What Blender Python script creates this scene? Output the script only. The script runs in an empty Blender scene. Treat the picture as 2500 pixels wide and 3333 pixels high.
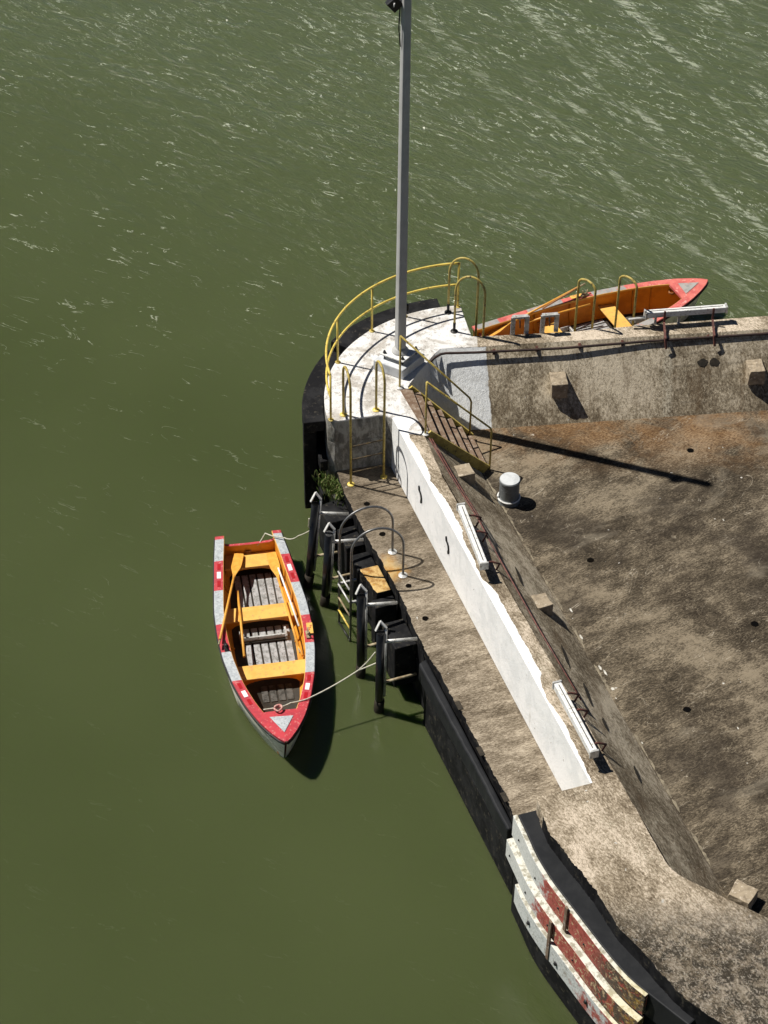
import bpy, bmesh, math, random
from mathutils import Vector, Matrix
random.seed(7)
scene = bpy.context.scene
COL = scene.collection
R = math.radians

# ---------------------------------------------------------------- camera model
FPX = 6631.0; TH = R(42.0); ROLL = R(0.65); CZ = 27.2
W0, H0 = 2500, 3333
cr, sr = math.cos(ROLL), math.sin(ROLL)
FW = Vector((0, math.cos(TH), -math.sin(TH)))
u0 = Vector((0, math.sin(TH), math.cos(TH))); r0 = Vector((1, 0, 0))
RT = cr * r0 + sr * u0
UP = cr * u0 - sr * r0
CR = dict(d=(0, 0, 1 / 1.507), h=(950, 780, 2.37), f=(1450, 850, 1.58), b=(650, 1680, 2.698), p=(950, 1550, 2.764),
          w=(1250, 1550, 2.011), c=(1550, 2550, 1.746), r=(1500, 1350, 1.659), s=(1200, 1000, 3.687), l=(980, 1100, 3.95),
          q=(1200, 950, 6.32), j=(1560, 2420, 4.1475), k=(1200, 1450, 4.1475), t=(1250, 0, 11.06), e=(2100, 2650, 4.1475))
def P(k, x, y, z):
    """survey helper: the place in the world, at height z, that a spot of a survey sheet marks"""
    ox, oy, sc = CR[k]
    d = FW * FPX + RT * (ox + x / sc - W0 / 2) + UP * (H0 / 2 - (oy + y / sc))
    return Vector((0, 0, CZ)) + d * ((z - CZ) / d.z)

cam = bpy.data.cameras.new("camera"); camo = bpy.data.objects.new("camera", cam); COL.objects.link(camo)
m3 = Matrix((RT, UP, -FW)).transposed()
camo.matrix_world = Matrix.Translation((0, 0, CZ)) @ m3.to_4x4()
cam.sensor_fit = 'HORIZONTAL'; cam.sensor_width = 36; cam.lens = FPX / W0 * 36; cam.clip_end = 3000; cam.clip_start = .1
scene.camera = camo
scene.view_settings.view_transform = 'Standard'; scene.view_settings.look = 'None'
scene.view_settings.exposure = 0.22; scene.view_settings.gamma = 1

# ---------------------------------------------------------------- light
SAZ = R(-18.6); SEL = R(57)
trav = Vector((math.cos(SAZ) * math.cos(SEL), math.sin(SAZ) * math.cos(SEL), -math.sin(SEL)))
sl = bpy.data.lights.new("sun", 'SUN'); sl.energy = 5.0; sl.angle = R(0.5); sl.color = (1, .955, .88)
so = bpy.data.objects.new("sun", sl); COL.objects.link(so); so.rotation_euler = trav.to_track_quat('-Z', 'Y').to_euler()
so.location = (-20, 40, 40)
wd = bpy.data.worlds.new("World"); scene.world = wd; wd.use_nodes = True
nt = wd.node_tree; bg = nt.nodes['Background']; sk = nt.nodes.new('ShaderNodeTexSky')
sk.sky_type = 'NISHITA'; sk.sun_disc = False; sk.sun_elevation = SEL; sk.sun_rotation = math.atan2(-trav.x, -trav.y)
nt.links.new(sk.outputs[0], bg.inputs[0]); bg.inputs[1].default_value = 0.05; sk.air_density = .38; sk.dust_density = .1; sk.ozone_density = .5; sk.altitude = 1500

# ---------------------------------------------------------------- material kit
class M:
    def __init__(s, name):
        s.m = bpy.data.materials.new(name); s.m.use_nodes = True
        s.n = s.m.node_tree.nodes; s.l = s.m.node_tree.links; s.b = s.n['Principled BSDF']
        s.tc = s.n.new('ShaderNodeTexCoord'); s.geo = s.n.new('ShaderNodeNewGeometry')
    def put(s, sock, v):
        if isinstance(v, bpy.types.NodeSocket): s.l.new(v, sock)
        elif isinstance(v, (tuple, list)) and len(v) == 3 and len(sock.default_value) == 4: sock.default_value = (*v, 1)
        else: sock.default_value = v
    def map(s, scale=(1, 1, 1), rot=0, src='Object', loc=(0, 0, 0)):
        a = s.n.new('ShaderNodeMapping'); v = s.n.new('ShaderNodeMapping')
        s.l.new(s.tc.outputs[src], a.inputs[0]); a.inputs['Rotation'].default_value = (0, 0, rot); a.inputs['Location'].default_value = loc
        s.l.new(a.outputs[0], v.inputs[0]); v.inputs['Scale'].default_value = scale
        return v.outputs[0]
    def noise(s, scale, detail=4, rough=.55, vec=None, dist=0, typ=None):
        n = s.n.new('ShaderNodeTexNoise'); n.inputs['Scale'].default_value = scale; n.inputs['Detail'].default_value = detail
        n.inputs['Roughness'].default_value = rough; n.inputs['Distortion'].default_value = dist
        if typ: n.noise_type = typ
        s.l.new(vec if vec else s.tc.outputs['Object'], n.inputs['Vector']); return n.outputs['Fac']
    def ramp(s, fac, stops):
        r = s.n.new('ShaderNodeValToRGB'); e = r.color_ramp.elements
        while len(e) > 1: e.remove(e[0])
        e[0].position = stops[0][0]; c = stops[0][1]; e[0].color = (*(c if isinstance(c, tuple) else (c, c, c)), 1)
        for p, c in stops[1:]:
            x = e.new(p); x.color = (*(c if isinstance(c, tuple) else (c, c, c)), 1)
        s.l.new(fac, r.inputs[0]); return r.outputs[0]
    def mix(s, fac, a, b, mode='MIX'):
        x = s.n.new('ShaderNodeMix'); x.data_type = 'RGBA'; x.blend_type = mode
        s.put(x.inputs[0], fac); s.put(x.inputs[6], a); s.put(x.inputs[7], b); return x.outputs[2]
    def math(s, op, a, b=0.0, clamp=False):
        x = s.n.new('ShaderNodeMath'); x.operation = op; x.use_clamp = clamp
        s.put(x.inputs[0], a); s.put(x.inputs[1], b); return x.outputs[0]
    def smooth(s, v, lo, hi):
        x = s.n.new('ShaderNodeMapRange'); x.interpolation_type = 'SMOOTHSTEP'; s.put(x.inputs[0], v)
        x.inputs[1].default_value = lo; x.inputs[2].default_value = hi; return x.outputs[0]
    def pos(s):
        x = s.n.new('ShaderNodeSeparateXYZ'); s.l.new(s.geo.outputs['Position'], x.inputs[0]); return x.outputs
    def bump(s, h, strength=.4, dist=.02, prev=None):
        b = s.n.new('ShaderNodeBump'); b.inputs['Strength'].default_value = strength; b.inputs['Distance'].default_value = dist
        s.l.new(h, b.inputs['Height'])
        if prev: s.l.new(prev, b.inputs['Normal'])
        return b.outputs[0]
    def fin(s, col=None, rough=.8, nrm=None, metal=None, spec=None):
        if col is not None: s.put(s.b.inputs['Base Color'], col)
        s.put(s.b.inputs['Roughness'], rough)
        if nrm: s.l.new(nrm, s.b.inputs['Normal'])
        if metal is not None: s.b.inputs['Metallic'].default_value = metal
        if spec is not None: s.b.inputs['Specular IOR Level'].default_value = spec
        return s.m

def concrete_col(k, dark, mid, light, seed=0.0, streak_rot=0.6, streak=(1.0, 3.2, 1.0), veins=.5):
    st = k.map(scale=streak, rot=streak_rot, loc=(seed, seed * 2, 0))
    big = k.noise(.55, 5, .6, dist=.6)
    med = k.noise(2.2, 8, .68, vec=st, dist=.4)
    fine = k.noise(16, 6, .72, vec=st)
    grit = k.noise(70, 3, .7)
    v = k.math('MULTIPLY', big, .62); v = k.math('ADD', v, k.math('MULTIPLY', med, .45)); v = k.math('ADD', v, k.math('MULTIPLY', fine, .62))
    v = k.math('ADD', v, k.math('MULTIPLY', grit, .30))
    v = k.math('SUBTRACT', v, .49)
    col = k.ramp(v, [(.385, dark), (.5, mid), (.61, light)])
    # thin pale lime veins
    vn = k.noise(3.3, 5, .62, vec=st, dist=1.6)
    vr = k.math('ABSOLUTE', k.math('SUBTRACT', vn, .5))
    vr = k.math('SUBTRACT', 1.0, k.smooth(vr, .0, .016))
    vm = k.math('MULTIPLY', vr, k.smooth(k.noise(1.3, 4, .6), .48, .66)); vm = k.math('MULTIPLY', vm, k.smooth(grit, .4, .6))
    vm = k.math('MULTIPLY', vm, veins)
    lt = tuple(min(1, c * 1.7) for c in light)
    col = k.mix(vm, col, lt)
    sq = k.math('ABSOLUTE', k.math('SUBTRACT', k.noise(5.5, 3, .6, vec=st, dist=1.4), .5)); sq = k.math('SUBTRACT', 1.0, k.smooth(sq, .004, .03))
    sq = k.math('MULTIPLY', sq, k.smooth(k.noise(2.1, 3, .6), .42, .6)); sq = k.math('MULTIPLY', sq, k.smooth(fine, .42, .56))
    col = k.mix(k.math('MULTIPLY', sq, veins * .75), col, tuple(min(1, c * 1.35) for c in light))
    sp = k.smooth(k.noise(7.5, 2, .5), .76, .775)
    col = k.mix(k.math('MULTIPLY', sp, .8), col, (.62, .6, .55))
    return col, v, fine, grit, med

def streak_white(k, base_col, xyz):
    return base_col

def m_floor():
    k = M('stained_concrete_floor')
    col, v, fine, grit, med = concrete_col(k, (.026, .020, .013), (.078, .062, .042), (.225, .185, .13), 3.0, -0.55, (1, 2.5, 1), .85)
    x = k.pos()
    rustn = k.noise(.9, 5, .65, dist=.8)
    far = k.smooth(x[1], 29.4, 31.3)
    rm = k.math('MULTIPLY', far, k.smooth(rustn, .38, .62))
    col = k.mix(k.math('MULTIPLY', rm, .5), col, k.mix(k.smooth(fine, .4, .6), (.15, .065, .022), (.34, .19, .075)))
    dk = k.smooth(k.noise(.45, 5, .62, vec=k.map(loc=(4.3, 1.7, 0)), dist=.4), .50, .64)
    col = k.mix(k.math('MULTIPLY', dk, .6), col, (.026, .020, .015))
    pale = k.smooth(k.noise(.5, 6, .68, vec=k.map(scale=(.7, 1.8, 1), rot=-.5, loc=(2.2, 6.1, 0)), dist=.5), .55, .70)
    col = k.mix(k.math('MULTIPLY', pale, .38), col, (.26, .225, .17))
    ln = k.noise(.85, 4, .5, vec=k.map(scale=(.6, 1.5, 1), rot=-.7, loc=(3, 1, 0)), dist=1.2)
    lm = k.math('SUBTRACT', 1.0, k.smooth(k.math('ABSOLUTE', k.math('SUBTRACT', ln, .5)), .0, .0035)); lm = k.math('MULTIPLY', lm, k.smooth(med, .42, .56))
    col = k.mix(k.math('MULTIPLY', lm, .7), col, (.42, .37, .29))
    n = k.bump(fine, .22, .02); n = k.bump(grit, .25, .01, n)
    return k.fin(col, .92, n, spec=.2)
def m_slope():
    k = M('weathered_concrete_slope')
    col, v, fine, grit, med = concrete_col(k, (.12, .092, .058), (.29, .24, .165), (.60, .52, .39), 5.0, R(70), (.9, 1.5, .9), .6)
    x = k.pos()
    rs = k.smooth(k.noise(1.4, 6, .7, vec=k.map(scale=(2.6, .5, .5)), dist=.3), .5, .68)
    col = k.mix(k.math('MULTIPLY', rs, .5), col, (.13, .085, .045))
    jx = k.math('ABSOLUTE', k.math('SUBTRACT', x[0], k.math('ADD', 5.5, k.math('MULTIPLY', k.noise(2, 3), .25))))
    jm = k.math('MULTIPLY', k.math('SUBTRACT', 1.0, k.smooth(jx, .02, .14)), k.smooth(x[1], 30.5, 30.6))
    col = k.mix(k.math('MULTIPLY', k.math('MULTIPLY', jm, k.smooth(fine, .35, .6)), .6), col, (.6, .55, .43))
    hb = k.math('SINE', k.math('MULTIPLY', x[2], 34.0)); hm = k.math('MULTIPLY', k.math('MULTIPLY', k.smooth(hb, .6, 1.0), k.smooth(x[0], 5.6, 5.8)), k.smooth(med, .44, .56))
    col = k.mix(k.math('MULTIPLY', hm, .4), col, (.10, .08, .055))
    # far part: painted pale where the head begins
    edge = k.math('ADD', x[0], k.math('MULTIPLY', k.noise(9, 3), .08))
    edge = k.math('SUBTRACT', edge, k.math('MULTIPLY', k.math('SUBTRACT', x[2], 1.5), -.12))
    pm = k.math('MULTIPLY', k.math('SUBTRACT', 1.0, k.smooth(edge, 2.14, 2.17)), k.smooth(x[1], 29.6, 29.7))
    pc = k.mix(k.smooth(v, .45, .62), (.80, .82, .82), (.6, .61, .6))
    col = k.mix(pm, col, pc)
    n = k.bump(fine, .6, .03); n = k.bump(grit, .5, .012, n)
    return k.fin(col, .92, n, spec=.2)
def m_deck():
    k = M('pier_top_concrete')
    col, v, fine, grit, med = concrete_col(k, (.13, .098, .062), (.33, .27, .19), (.66, .56, .44), 1.0, R(55), (1, 1.8, 1), .7)
    x = k.pos()
    # roughened dark broken concrete toward the lower end
    low = k.smooth(x[1], 18.9, 17.6)
    blot = k.noise(5.0, 9, .8, dist=.15)
    dk = k.math('MULTIPLY', low, k.smooth(blot, .45, .53))
    col = k.mix(k.math('MULTIPLY', dk, .85), col, (.05, .042, .03))
    gq = k.math('ABSOLUTE', k.math('SUBTRACT', k.noise(6.5, 4, .65, dist=1.2), .5)); gq = k.math('SUBTRACT', 1.0, k.smooth(gq, .006, .035))
    col = k.mix(k.math('MULTIPLY', k.math('MULTIPLY', gq, low), k.smooth(fine, .45, .55)), col, (.72, .64, .52))
    # worn white paint over the rounded head
    j = k.math('MULTIPLY', k.math('SUBTRACT', k.noise(8, 4), .5), .06)
    pm = k.math('MULTIPLY', k.math('SUBTRACT', 1.0, k.smooth(k.math('ADD', x[0], j), 1.80, 1.82)), k.smooth(k.math('ADD', x[1], j), 29.33, 29.36))
    wear = k.noise(1.7, 8, .7, dist=.6)
    w1 = k.smooth(wear, .50, .60)
    pc = k.mix(k.math('MULTIPLY', k.smooth(wear, .44, .60), .8), (.84, .83, .81), (.44, .40, .34))
    pc = k.mix(k.math('MULTIPLY', k.smooth(k.noise(9, 6, .7), .53, .64), .6), pc, (.28, .25, .21))
    crk = k.math('ABSOLUTE', k.math('SUBTRACT', k.noise(1.9, 3, .5, dist=1.3), .5)); crk = k.math('SUBTRACT', 1.0, k.smooth(crk, 0, .006))
    pc = k.mix(k.math('MULTIPLY', crk, .6), pc, (.14, .12, .1))
    vg = k.math('SUBTRACT', 1.0, k.smooth(x[2], 2.70, 2.735))
    gp = k.mix(k.smooth(k.noise(3.5, 7, .7, vec=k.map(scale=(1.6, 1.6, .6)), dist=.5), .42, .6), (.085, .078, .062), (.36, .35, .31))
    pc = k.mix(k.math('MULTIPLY', vg, .85), pc, gp)
    col = k.mix(pm, col, pc)
    n = k.bump(fine, .8, .035); n = k.bump(grit, .6, .015, n)
    n = k.bump(k.math('MULTIPLY', blot, low), 1.0, .22, n)
    return k.fin(col, .9, n, spec=.25)
def m_ledge():
    k = M('ledge_concrete')
    col, v, fine, grit, med = concrete_col(k, (.08, .061, .040), (.215, .176, .127), (.43, .366, .28), 8.0, R(-20), (.9, 3.2, 1), .6)
    x = k.pos()
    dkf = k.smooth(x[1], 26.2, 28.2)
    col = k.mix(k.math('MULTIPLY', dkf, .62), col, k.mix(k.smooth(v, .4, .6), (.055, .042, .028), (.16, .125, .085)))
    rust = k.noise(4, 5, .6)
    d = k.math('ADD', k.math('ABSOLUTE', k.math('SUBTRACT', x[1], 26.95)), k.math('MULTIPLY', k.math('ABSOLUTE', k.math('SUBTRACT', x[0], .08)), 1.2))
    rm = k.math('MULTIPLY', k.math('SUBTRACT', 1.0, k.smooth(k.math('ADD', d, k.math('MULTIPLY', rust, .5)), .45, .85)), .8)
    col = k.mix(rm, col, k.mix(k.smooth(rust, .4, .6), (.45, .22, .04), (.55, .38, .16)))
    n = k.bump(fine, .6, .03); n = k.bump(grit, .5, .012, n)
    return k.fin(col, .92, n, spec=.2)
def m_simple(name, c1, c2, sc=6, rough=.6, metal=0, bmp=.25, lo=.42, hi=.62, spec=.4, c3=None, rough_paint=None):
    k = M(name)
    a = k.noise(sc, 6, .65, dist=.3); b = k.noise(sc * 6, 4, .6)
    col = k.mix(k.smooth(a, lo, hi), c1, c2)
    if c3: col = k.mix(k.smooth(k.noise(sc * 2.3, 6, .7, vec=k.map(loc=(7, 3, 1))), .56, .64), col, c3)
    return k.fin(col, rough, k.bump(b, bmp, .006), metal, spec)

def m_whitewash():
    k = M('whitewash_with_drips')
    a = k.noise(2.4, 6, .65, dist=.4); b = k.noise(30, 4, .6)
    c = k.mix(k.smooth(a, .42, .62), (.93, .93, .915), (.82, .83, .82))
    dr = k.noise(1.0, 5, .65, vec=k.map(scale=(7, 7, .8)))
    c = k.mix(k.math('MULTIPLY', k.smooth(dr, .58, .72), k.math('MULTIPLY', k.smooth(k.noise(1.2, 3), .42, .6), .55)), c, (.50, .48, .42))
    ch = k.smooth(k.noise(10, 6, .72, dist=.6), .655, .675)
    c = k.mix(k.math('MULTIPLY', ch, .8), c, (.30, .27, .22))
    return k.fin(c, .78, k.bump(b, .6, .008, k.bump(a, .4, .03)), spec=.2)
floor_m, slope_m, deck_m, ledge_m = m_floor(), m_slope(), m_deck(), m_ledge()
tar_m = m_simple('black_tar_coating', (.007, .007, .008), (.018, .018, .019), 3, .75, 0, .6, spec=.15, c3=(.05, .045, .035))
tar2_m = m_simple('smooth_black_cap', (.012, .013, .015), (.019, .02, .022), 1.6, .6, 0, .3, spec=.2)
whitew_m = m_simple('fresh_white_paint_on_wall', (.93, .93, .915), (.84, .85, .84), 2.2, .75, 0, .7, spec=.2, c3=(.66, .66, .63))
yellow_m = m_simple('chipped_yellow_paint', (.78, .60, .13), (.62, .46, .09), 5, .45, 0, .2, spec=.4, c3=(.20, .12, .04))
yellowd_m = m_simple('old_yellow_paint_with_rust', (.52, .41, .11), (.34, .25, .06), 6, .5, 0, .3, c3=(.05, .032, .02))
steel_m = m_simple('grey_galvanised_steel', (.22, .22, .22), (.14, .14, .14), 8, .42, .6, .15)
silver_m = m_simple('bright_galvanised_steel', (.62, .62, .60), (.42, .42, .4), 8, .45, .3, .15, c3=(.2, .17, .12))
polegrey_m = m_simple('grey_pole_paint', (.48, .48, .47), (.42, .42, .41), 2, .55, 0, .08, spec=.25)
pilem = m_simple('black_pile_sleeve', (.006, .006, .006), (.013, .013, .012), 7, .28, 0, .2, spec=.6)
rustbar_m = m_simple('weathered_bar', (.40, .34, .22), (.22, .16, .09), 9, .7, 0, .3)
conduit_m = m_simple('dark_red_conduit', (.16, .06, .045), (.08, .035, .028), 12, .6, 0, .3)
blackpipe_m = m_simple('dark_pipe', (.03, .02, .018), (.05, .028, .022), 9, .6)
whitebox_m = m_simple('white_housing_paint', (.74, .74, .72), (.6, .6, .57), 7, .5, 0, .1, lo=.5, hi=.65, c3=(.38, .36, .31))
orange_m = m_simple('orange_boat_paint', (.76, .46, .11), (.70, .39, .085), 4, .5, 0, .15, c3=(.55, .32, .11))
orange2_m = m_simple('orange_boat_paint_inside', (.66, .27, .02), (.54, .2, .015), 4, .5, 0, .12)
red_m = m_simple('faded_red_paint', (.50, .045, .058), (.40, .04, .055), 7, .55, 0, .25, c3=(.56, .20, .18))
dred_m = m_simple('dark_red_square', (.40, .006, .012), (.34, .006, .01), 9, .45)
grey_m = m_simple('scuffed_light_grey_paint', (.38, .41, .43), (.47, .50, .51), 12, .65, 0, .3, lo=.46, hi=.54, c3=(.20, .21, .21))
wmark_m = m_simple('white_marking', (.85, .85, .84), (.75, .75, .74), 9, .5)
hullw_m = m_simple('dirty_white_hull', (.86, .83, .74), (.76, .72, .62), 6, .45, 0, .1, c3=(.38, .34, .25))
board_m = m_simple('grey_floorboards', (.40, .40, .40), (.24, .24, .23), 9, .8, 0, .5, c3=(.13, .12, .11))
dkboard_m = m_simple('shade_dark_floorboards', (.09, .085, .075), (.03, .028, .022), 9, .7, 0, .5)  # darker copy for the bow boards, with the compartment's shade painted in
rubber_m = m_simple('black_rubbing_strip', (.012, .012, .012), (.02, .02, .02), 9, .6)
dark_m = m_simple('dark_bilge', (.02, .016, .01), (.035, .025, .014), 6, .7)
oar_m = m_simple('varnished_oar_paint', (.76, .40, .07), (.70, .33, .05), 9, .45, 0, .15, c3=(.6, .25, .05))
rope_m = m_simple('pale_rope', (.62, .6, .5), (.45, .43, .34), 30, .9, 0, .6)
ropeo_m = m_simple('brown_rope', (.4, .2, .08), (.3, .13, .05), 30, .9, 0, .6)
plank_m = m_simple('worn_brown_tread', (.15, .095, .06), (.23, .17, .12), 7, .85, 0, .5, c3=(.36, .31, .26))
boll_m = m_simple('grey_bollard_paint', (.17, .185, .19), (.12, .13, .135), 5, .5, 0, .2, c3=(.26, .27, .28))
bollt_m = m_simple('pale_bollard_top', (.60, .62, .63), (.46, .48, .49), 5, .5, 0, .2)
black_m = m_simple('black_metal', (.012, .012, .012), (.02, .02, .02), 8, .4)
hole_m = m_simple('drain_opening', (.004, .004, .004), (.006, .005, .004), 8, 1.0, spec=0)
splash_m = m_simple('white_paint_splash', (.62, .60, .54), (.42, .40, .34), 12, .9)
lime_m = m_simple('pale_lime_joint', (.24, .205, .145), (.13, .11, .078), 9, .95, 0, .6)
stain_m = m_simple('dark_tar_stain', (.022, .018, .012), (.04, .032, .022), 8, .9)
ochre_m = m_simple('rust_stained_block_top', (.58, .40, .16), (.30, .15, .04), 6, .9, 0, .8, c3=(.5, .27, .05))
nub_m = m_simple('concrete_block_pale', (.36, .295, .21), (.23, .185, .13), 7, .9, 0, .9, c3=(.55, .48, .38))
stone_m = m_simple('painted_pedestal', (.66, .68, .70), (.5, .52, .54), 4, .7, 0, .4)

def m_wale():
    k = M('peeling_red_and_white_timber')
    x = k.pos()
    base = k.noise(5, 6, .7, dist=.6); fine = k.noise(26, 4, .65)
    t = k.math('ADD', x[1], k.math('MULTIPLY', k.math('SUBTRACT', base, .5), 1.2))
    white = k.mix(k.smooth(fine, .45, .65), (.62, .63, .60), (.48, .50, .47))
    red = k.mix(k.smooth(k.noise(9, 5, .7), .48, .6), (.40, .095, .075), (.28, .06, .045))
    brown = k.mix(k.smooth(base, .42, .52), (.13, .045, .025), (.10, .075, .055))
    ochre = k.mix(k.smooth(fine, .4, .6), (.55, .36, .08), (.3, .16, .05))
    c = k.mix(k.smooth(t, 19.35, 19.15), white, red)
    c = k.mix(k.math('MULTIPLY', k.smooth(t, 18.2, 17.7), k.smooth(base, .42, .48)), c, brown)
    c = k.mix(k.math('MULTIPLY', k.smooth(t, 17.6, 17.1), k.smooth(k.noise(8, 5, .7), .50, .58)), c, ochre)
    c = k.mix(k.math('MULTIPLY', k.smooth(t, 19.2, 18.9), k.smooth(k.noise(11, 6, .78, dist=.8), .55, .59)), c, (.55, .42, .25))
    return k.fin(c, .7, k.bump(fine, .5, .015), spec=.3)
def m_wale3():
    k = M('pale_timber_with_red_patches')
    x = k.pos(); base = k.noise(5, 6, .7, dist=.6); fine = k.noise(26, 4, .65)
    white = k.mix(k.smooth(fine, .45, .65), (.60, .62, .60), (.44, .47, .45))
    t = k.math('ADD', x[1], k.math('MULTIPLY', k.math('SUBTRACT', base, .5), 1.6))
    c = k.mix(k.math('MULTIPLY', k.smooth(t, 18.3, 17.9), k.smooth(k.noise(3.2, 6, .7), .42, .54)), white, (.36, .10, .08))
    c = k.mix(k.math('MULTIPLY', k.smooth(k.noise(8, 6, .75, dist=.5), .56, .64), .7), c, (.2, .17, .12))
    return k.fin(c, .7, k.bump(fine, .5, .015), spec=.3)
def m_waletop():
    k = M('white_timber_top')
    a = k.noise(7, 6, .7); c = k.mix(k.smooth(a, .46, .58), (.66, .65, .58), (.33, .31, .24))
    x = k.pos(); c = k.mix(k.math('MULTIPLY', k.smooth(x[1], 17.9, 17.2), .5), c, (.66, .58, .3))
    return k.fin(c, .7, k.bump(a, .4, .01), spec=.3)
wale_m, wale3_m, waletop_m = m_wale(), m_wale3(), m_waletop()

def m_water():
    k = M('murky_green_water')
    x = k.pos()
    # wind ripples: crests run obliquely; slope is steeper in the open water far off and right
    ra = R(35)
    v1 = k.map(scale=(1.0, 2.6, 1), rot=ra, src='Object'); v2 = k.map(scale=(1.0, 3.6, 1), rot=R(62), src='Object')
    reach = k.math('ADD', k.math('MULTIPLY', x[1], 1.0), k.math('MULTIPLY', x[0], .55))
    reach = k.math('ADD', reach, k.math('MULTIPLY', k.math('SUBTRACT', k.noise(.10, 3, .5), .5), 9.0))
    open_ = k.smooth(reach, 29.5, 46.0)
    n1 = k.noise(.55, 5, .6, vec=v1, dist=.9); n2 = k.noise(2.0, 5, .62, vec=v1, dist=.8); n3 = k.noise(5.5, 4, .6, vec=v2)
    h = k.math('ADD', k.math('MULTIPLY', n1, 1.0), k.math('MULTIPLY', n2, .40)); h = k.math('ADD', h, k.math('MULTIPLY', n3, .13))
    amp = k.math('ADD', .035, k.math('MULTIPLY', open_, .17))
    nrm = k.bump(k.math('MULTIPLY', h, amp), 1.0, .5)
    # pale streaks on the crests: sky reflections painted into the base colour
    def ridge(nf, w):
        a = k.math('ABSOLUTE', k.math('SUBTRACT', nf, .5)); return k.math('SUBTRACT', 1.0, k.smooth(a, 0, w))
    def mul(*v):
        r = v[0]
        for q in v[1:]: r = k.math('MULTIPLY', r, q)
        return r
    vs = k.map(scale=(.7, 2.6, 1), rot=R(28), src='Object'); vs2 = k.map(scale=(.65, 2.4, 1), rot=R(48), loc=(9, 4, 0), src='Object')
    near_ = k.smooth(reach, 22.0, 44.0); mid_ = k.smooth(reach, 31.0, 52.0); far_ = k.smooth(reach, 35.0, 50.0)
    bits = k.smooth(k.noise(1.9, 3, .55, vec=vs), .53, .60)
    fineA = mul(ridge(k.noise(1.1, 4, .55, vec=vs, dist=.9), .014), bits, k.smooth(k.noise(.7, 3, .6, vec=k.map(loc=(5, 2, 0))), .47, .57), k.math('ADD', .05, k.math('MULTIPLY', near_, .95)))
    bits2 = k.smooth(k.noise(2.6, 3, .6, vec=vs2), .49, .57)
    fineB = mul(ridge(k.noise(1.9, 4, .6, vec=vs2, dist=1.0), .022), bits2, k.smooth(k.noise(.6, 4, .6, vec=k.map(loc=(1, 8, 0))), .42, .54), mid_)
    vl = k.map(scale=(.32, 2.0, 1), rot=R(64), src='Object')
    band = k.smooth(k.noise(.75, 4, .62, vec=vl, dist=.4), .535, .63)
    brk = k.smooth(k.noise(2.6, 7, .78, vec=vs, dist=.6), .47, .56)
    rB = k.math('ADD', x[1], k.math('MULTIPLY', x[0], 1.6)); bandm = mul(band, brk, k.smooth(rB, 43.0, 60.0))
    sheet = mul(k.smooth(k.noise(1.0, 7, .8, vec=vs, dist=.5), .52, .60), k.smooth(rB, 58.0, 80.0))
    glint_mask = k.math('MAXIMUM', k.math('MULTIPLY', fineA, .85), k.math('MAXIMUM', k.math('MULTIPLY', bandm, .5), k.math('MAXIMUM', k.math('MULTIPLY', fineB, k.math('ADD', .35, k.math('MULTIPLY', k.smooth(k.math('ADD', x[1], k.math('MULTIPLY', x[0], 1.6)), 30.0, 52.0), .5))), k.math('MULTIPLY', sheet, .42))))
    cl = k.noise(.12, 3, .5, vec=k.map(loc=(3, 3, 0)))
    base = k.mix(k.smooth(cl, .3, .7), (.056, .071, .025), (.066, .082, .031))
    base = k.mix(open_, base, (.078, .096, .042))
    col = k.mix(glint_mask, base, (.50, .54, .42))
    k.b.inputs['IOR'].default_value = 1.333
    k.b.inputs['Subsurface Weight'].default_value = .8; k.b.inputs['Subsurface Radius'].default_value = (.5, .7, .35); k.b.inputs['Subsurface Scale'].default_value = .8
    return k.fin(col, k.math('ADD', .10, k.math('MULTIPLY', glint_mask, .5)), nrm)
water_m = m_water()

# ---------------------------------------------------------------- object kit
WLOC = {}
def tag(o, label=None, cat=None, group=None, kind=None):
    if label: o['label'] = label
    if cat: o['category'] = cat
    if group: o['group'] = group
    if kind: o['kind'] = kind
    return o
def empty(name, loc, label, cat, group=None, rot=0):
    o = bpy.data.objects.new(name, None); COL.objects.link(o); o.location = loc; o.rotation_euler = (0, 0, rot)
    o.empty_display_size = .2
    WLOC[o.name] = Vector(loc)
    return tag(o, label, cat, group)
def root_of(o):
    while o.parent: o = o.parent
    return o
def mesh(name, bm, mats, parent=None, local=False, smooth=False, bevel=0, segs=2, ang=35):
    me = bpy.data.meshes.new(name)
    if parent and not local:
        bmesh.ops.translate(bm, verts=bm.verts, vec=-WLOC[root_of(parent).name])
    bmesh.ops.recalc_face_normals(bm, faces=bm.faces)
    bm.to_mesh(me); bm.free()
    if not isinstance(mats, (list, tuple)): mats = [mats]
    for m in mats: me.materials.append(m)
    if smooth:
        for p in me.polygons: p.use_smooth = True
        try: me.set_sharp_from_angle(angle=R(ang))
        except Exception: pass
    o = bpy.data.objects.new(name, me); COL.objects.link(o)
    if parent: o.parent = parent
    if bevel:
        b = o.modifiers.new('bevel', 'BEVEL'); b.width = bevel; b.segments = segs; b.limit_method = 'ANGLE'; b.angle_limit = R(40)
    return o
def grounded(name, bm, mats, base, label, cat, group=None, **kw):
    """a thing that is one mesh: origin at its base"""
    base = Vector(base); bmesh.ops.translate(bm, verts=bm.verts, vec=-base)
    o = mesh(name, bm, mats, None, True, **kw); o.location = base; WLOC[o.name] = base
    return tag(o, label, cat, group)
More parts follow.
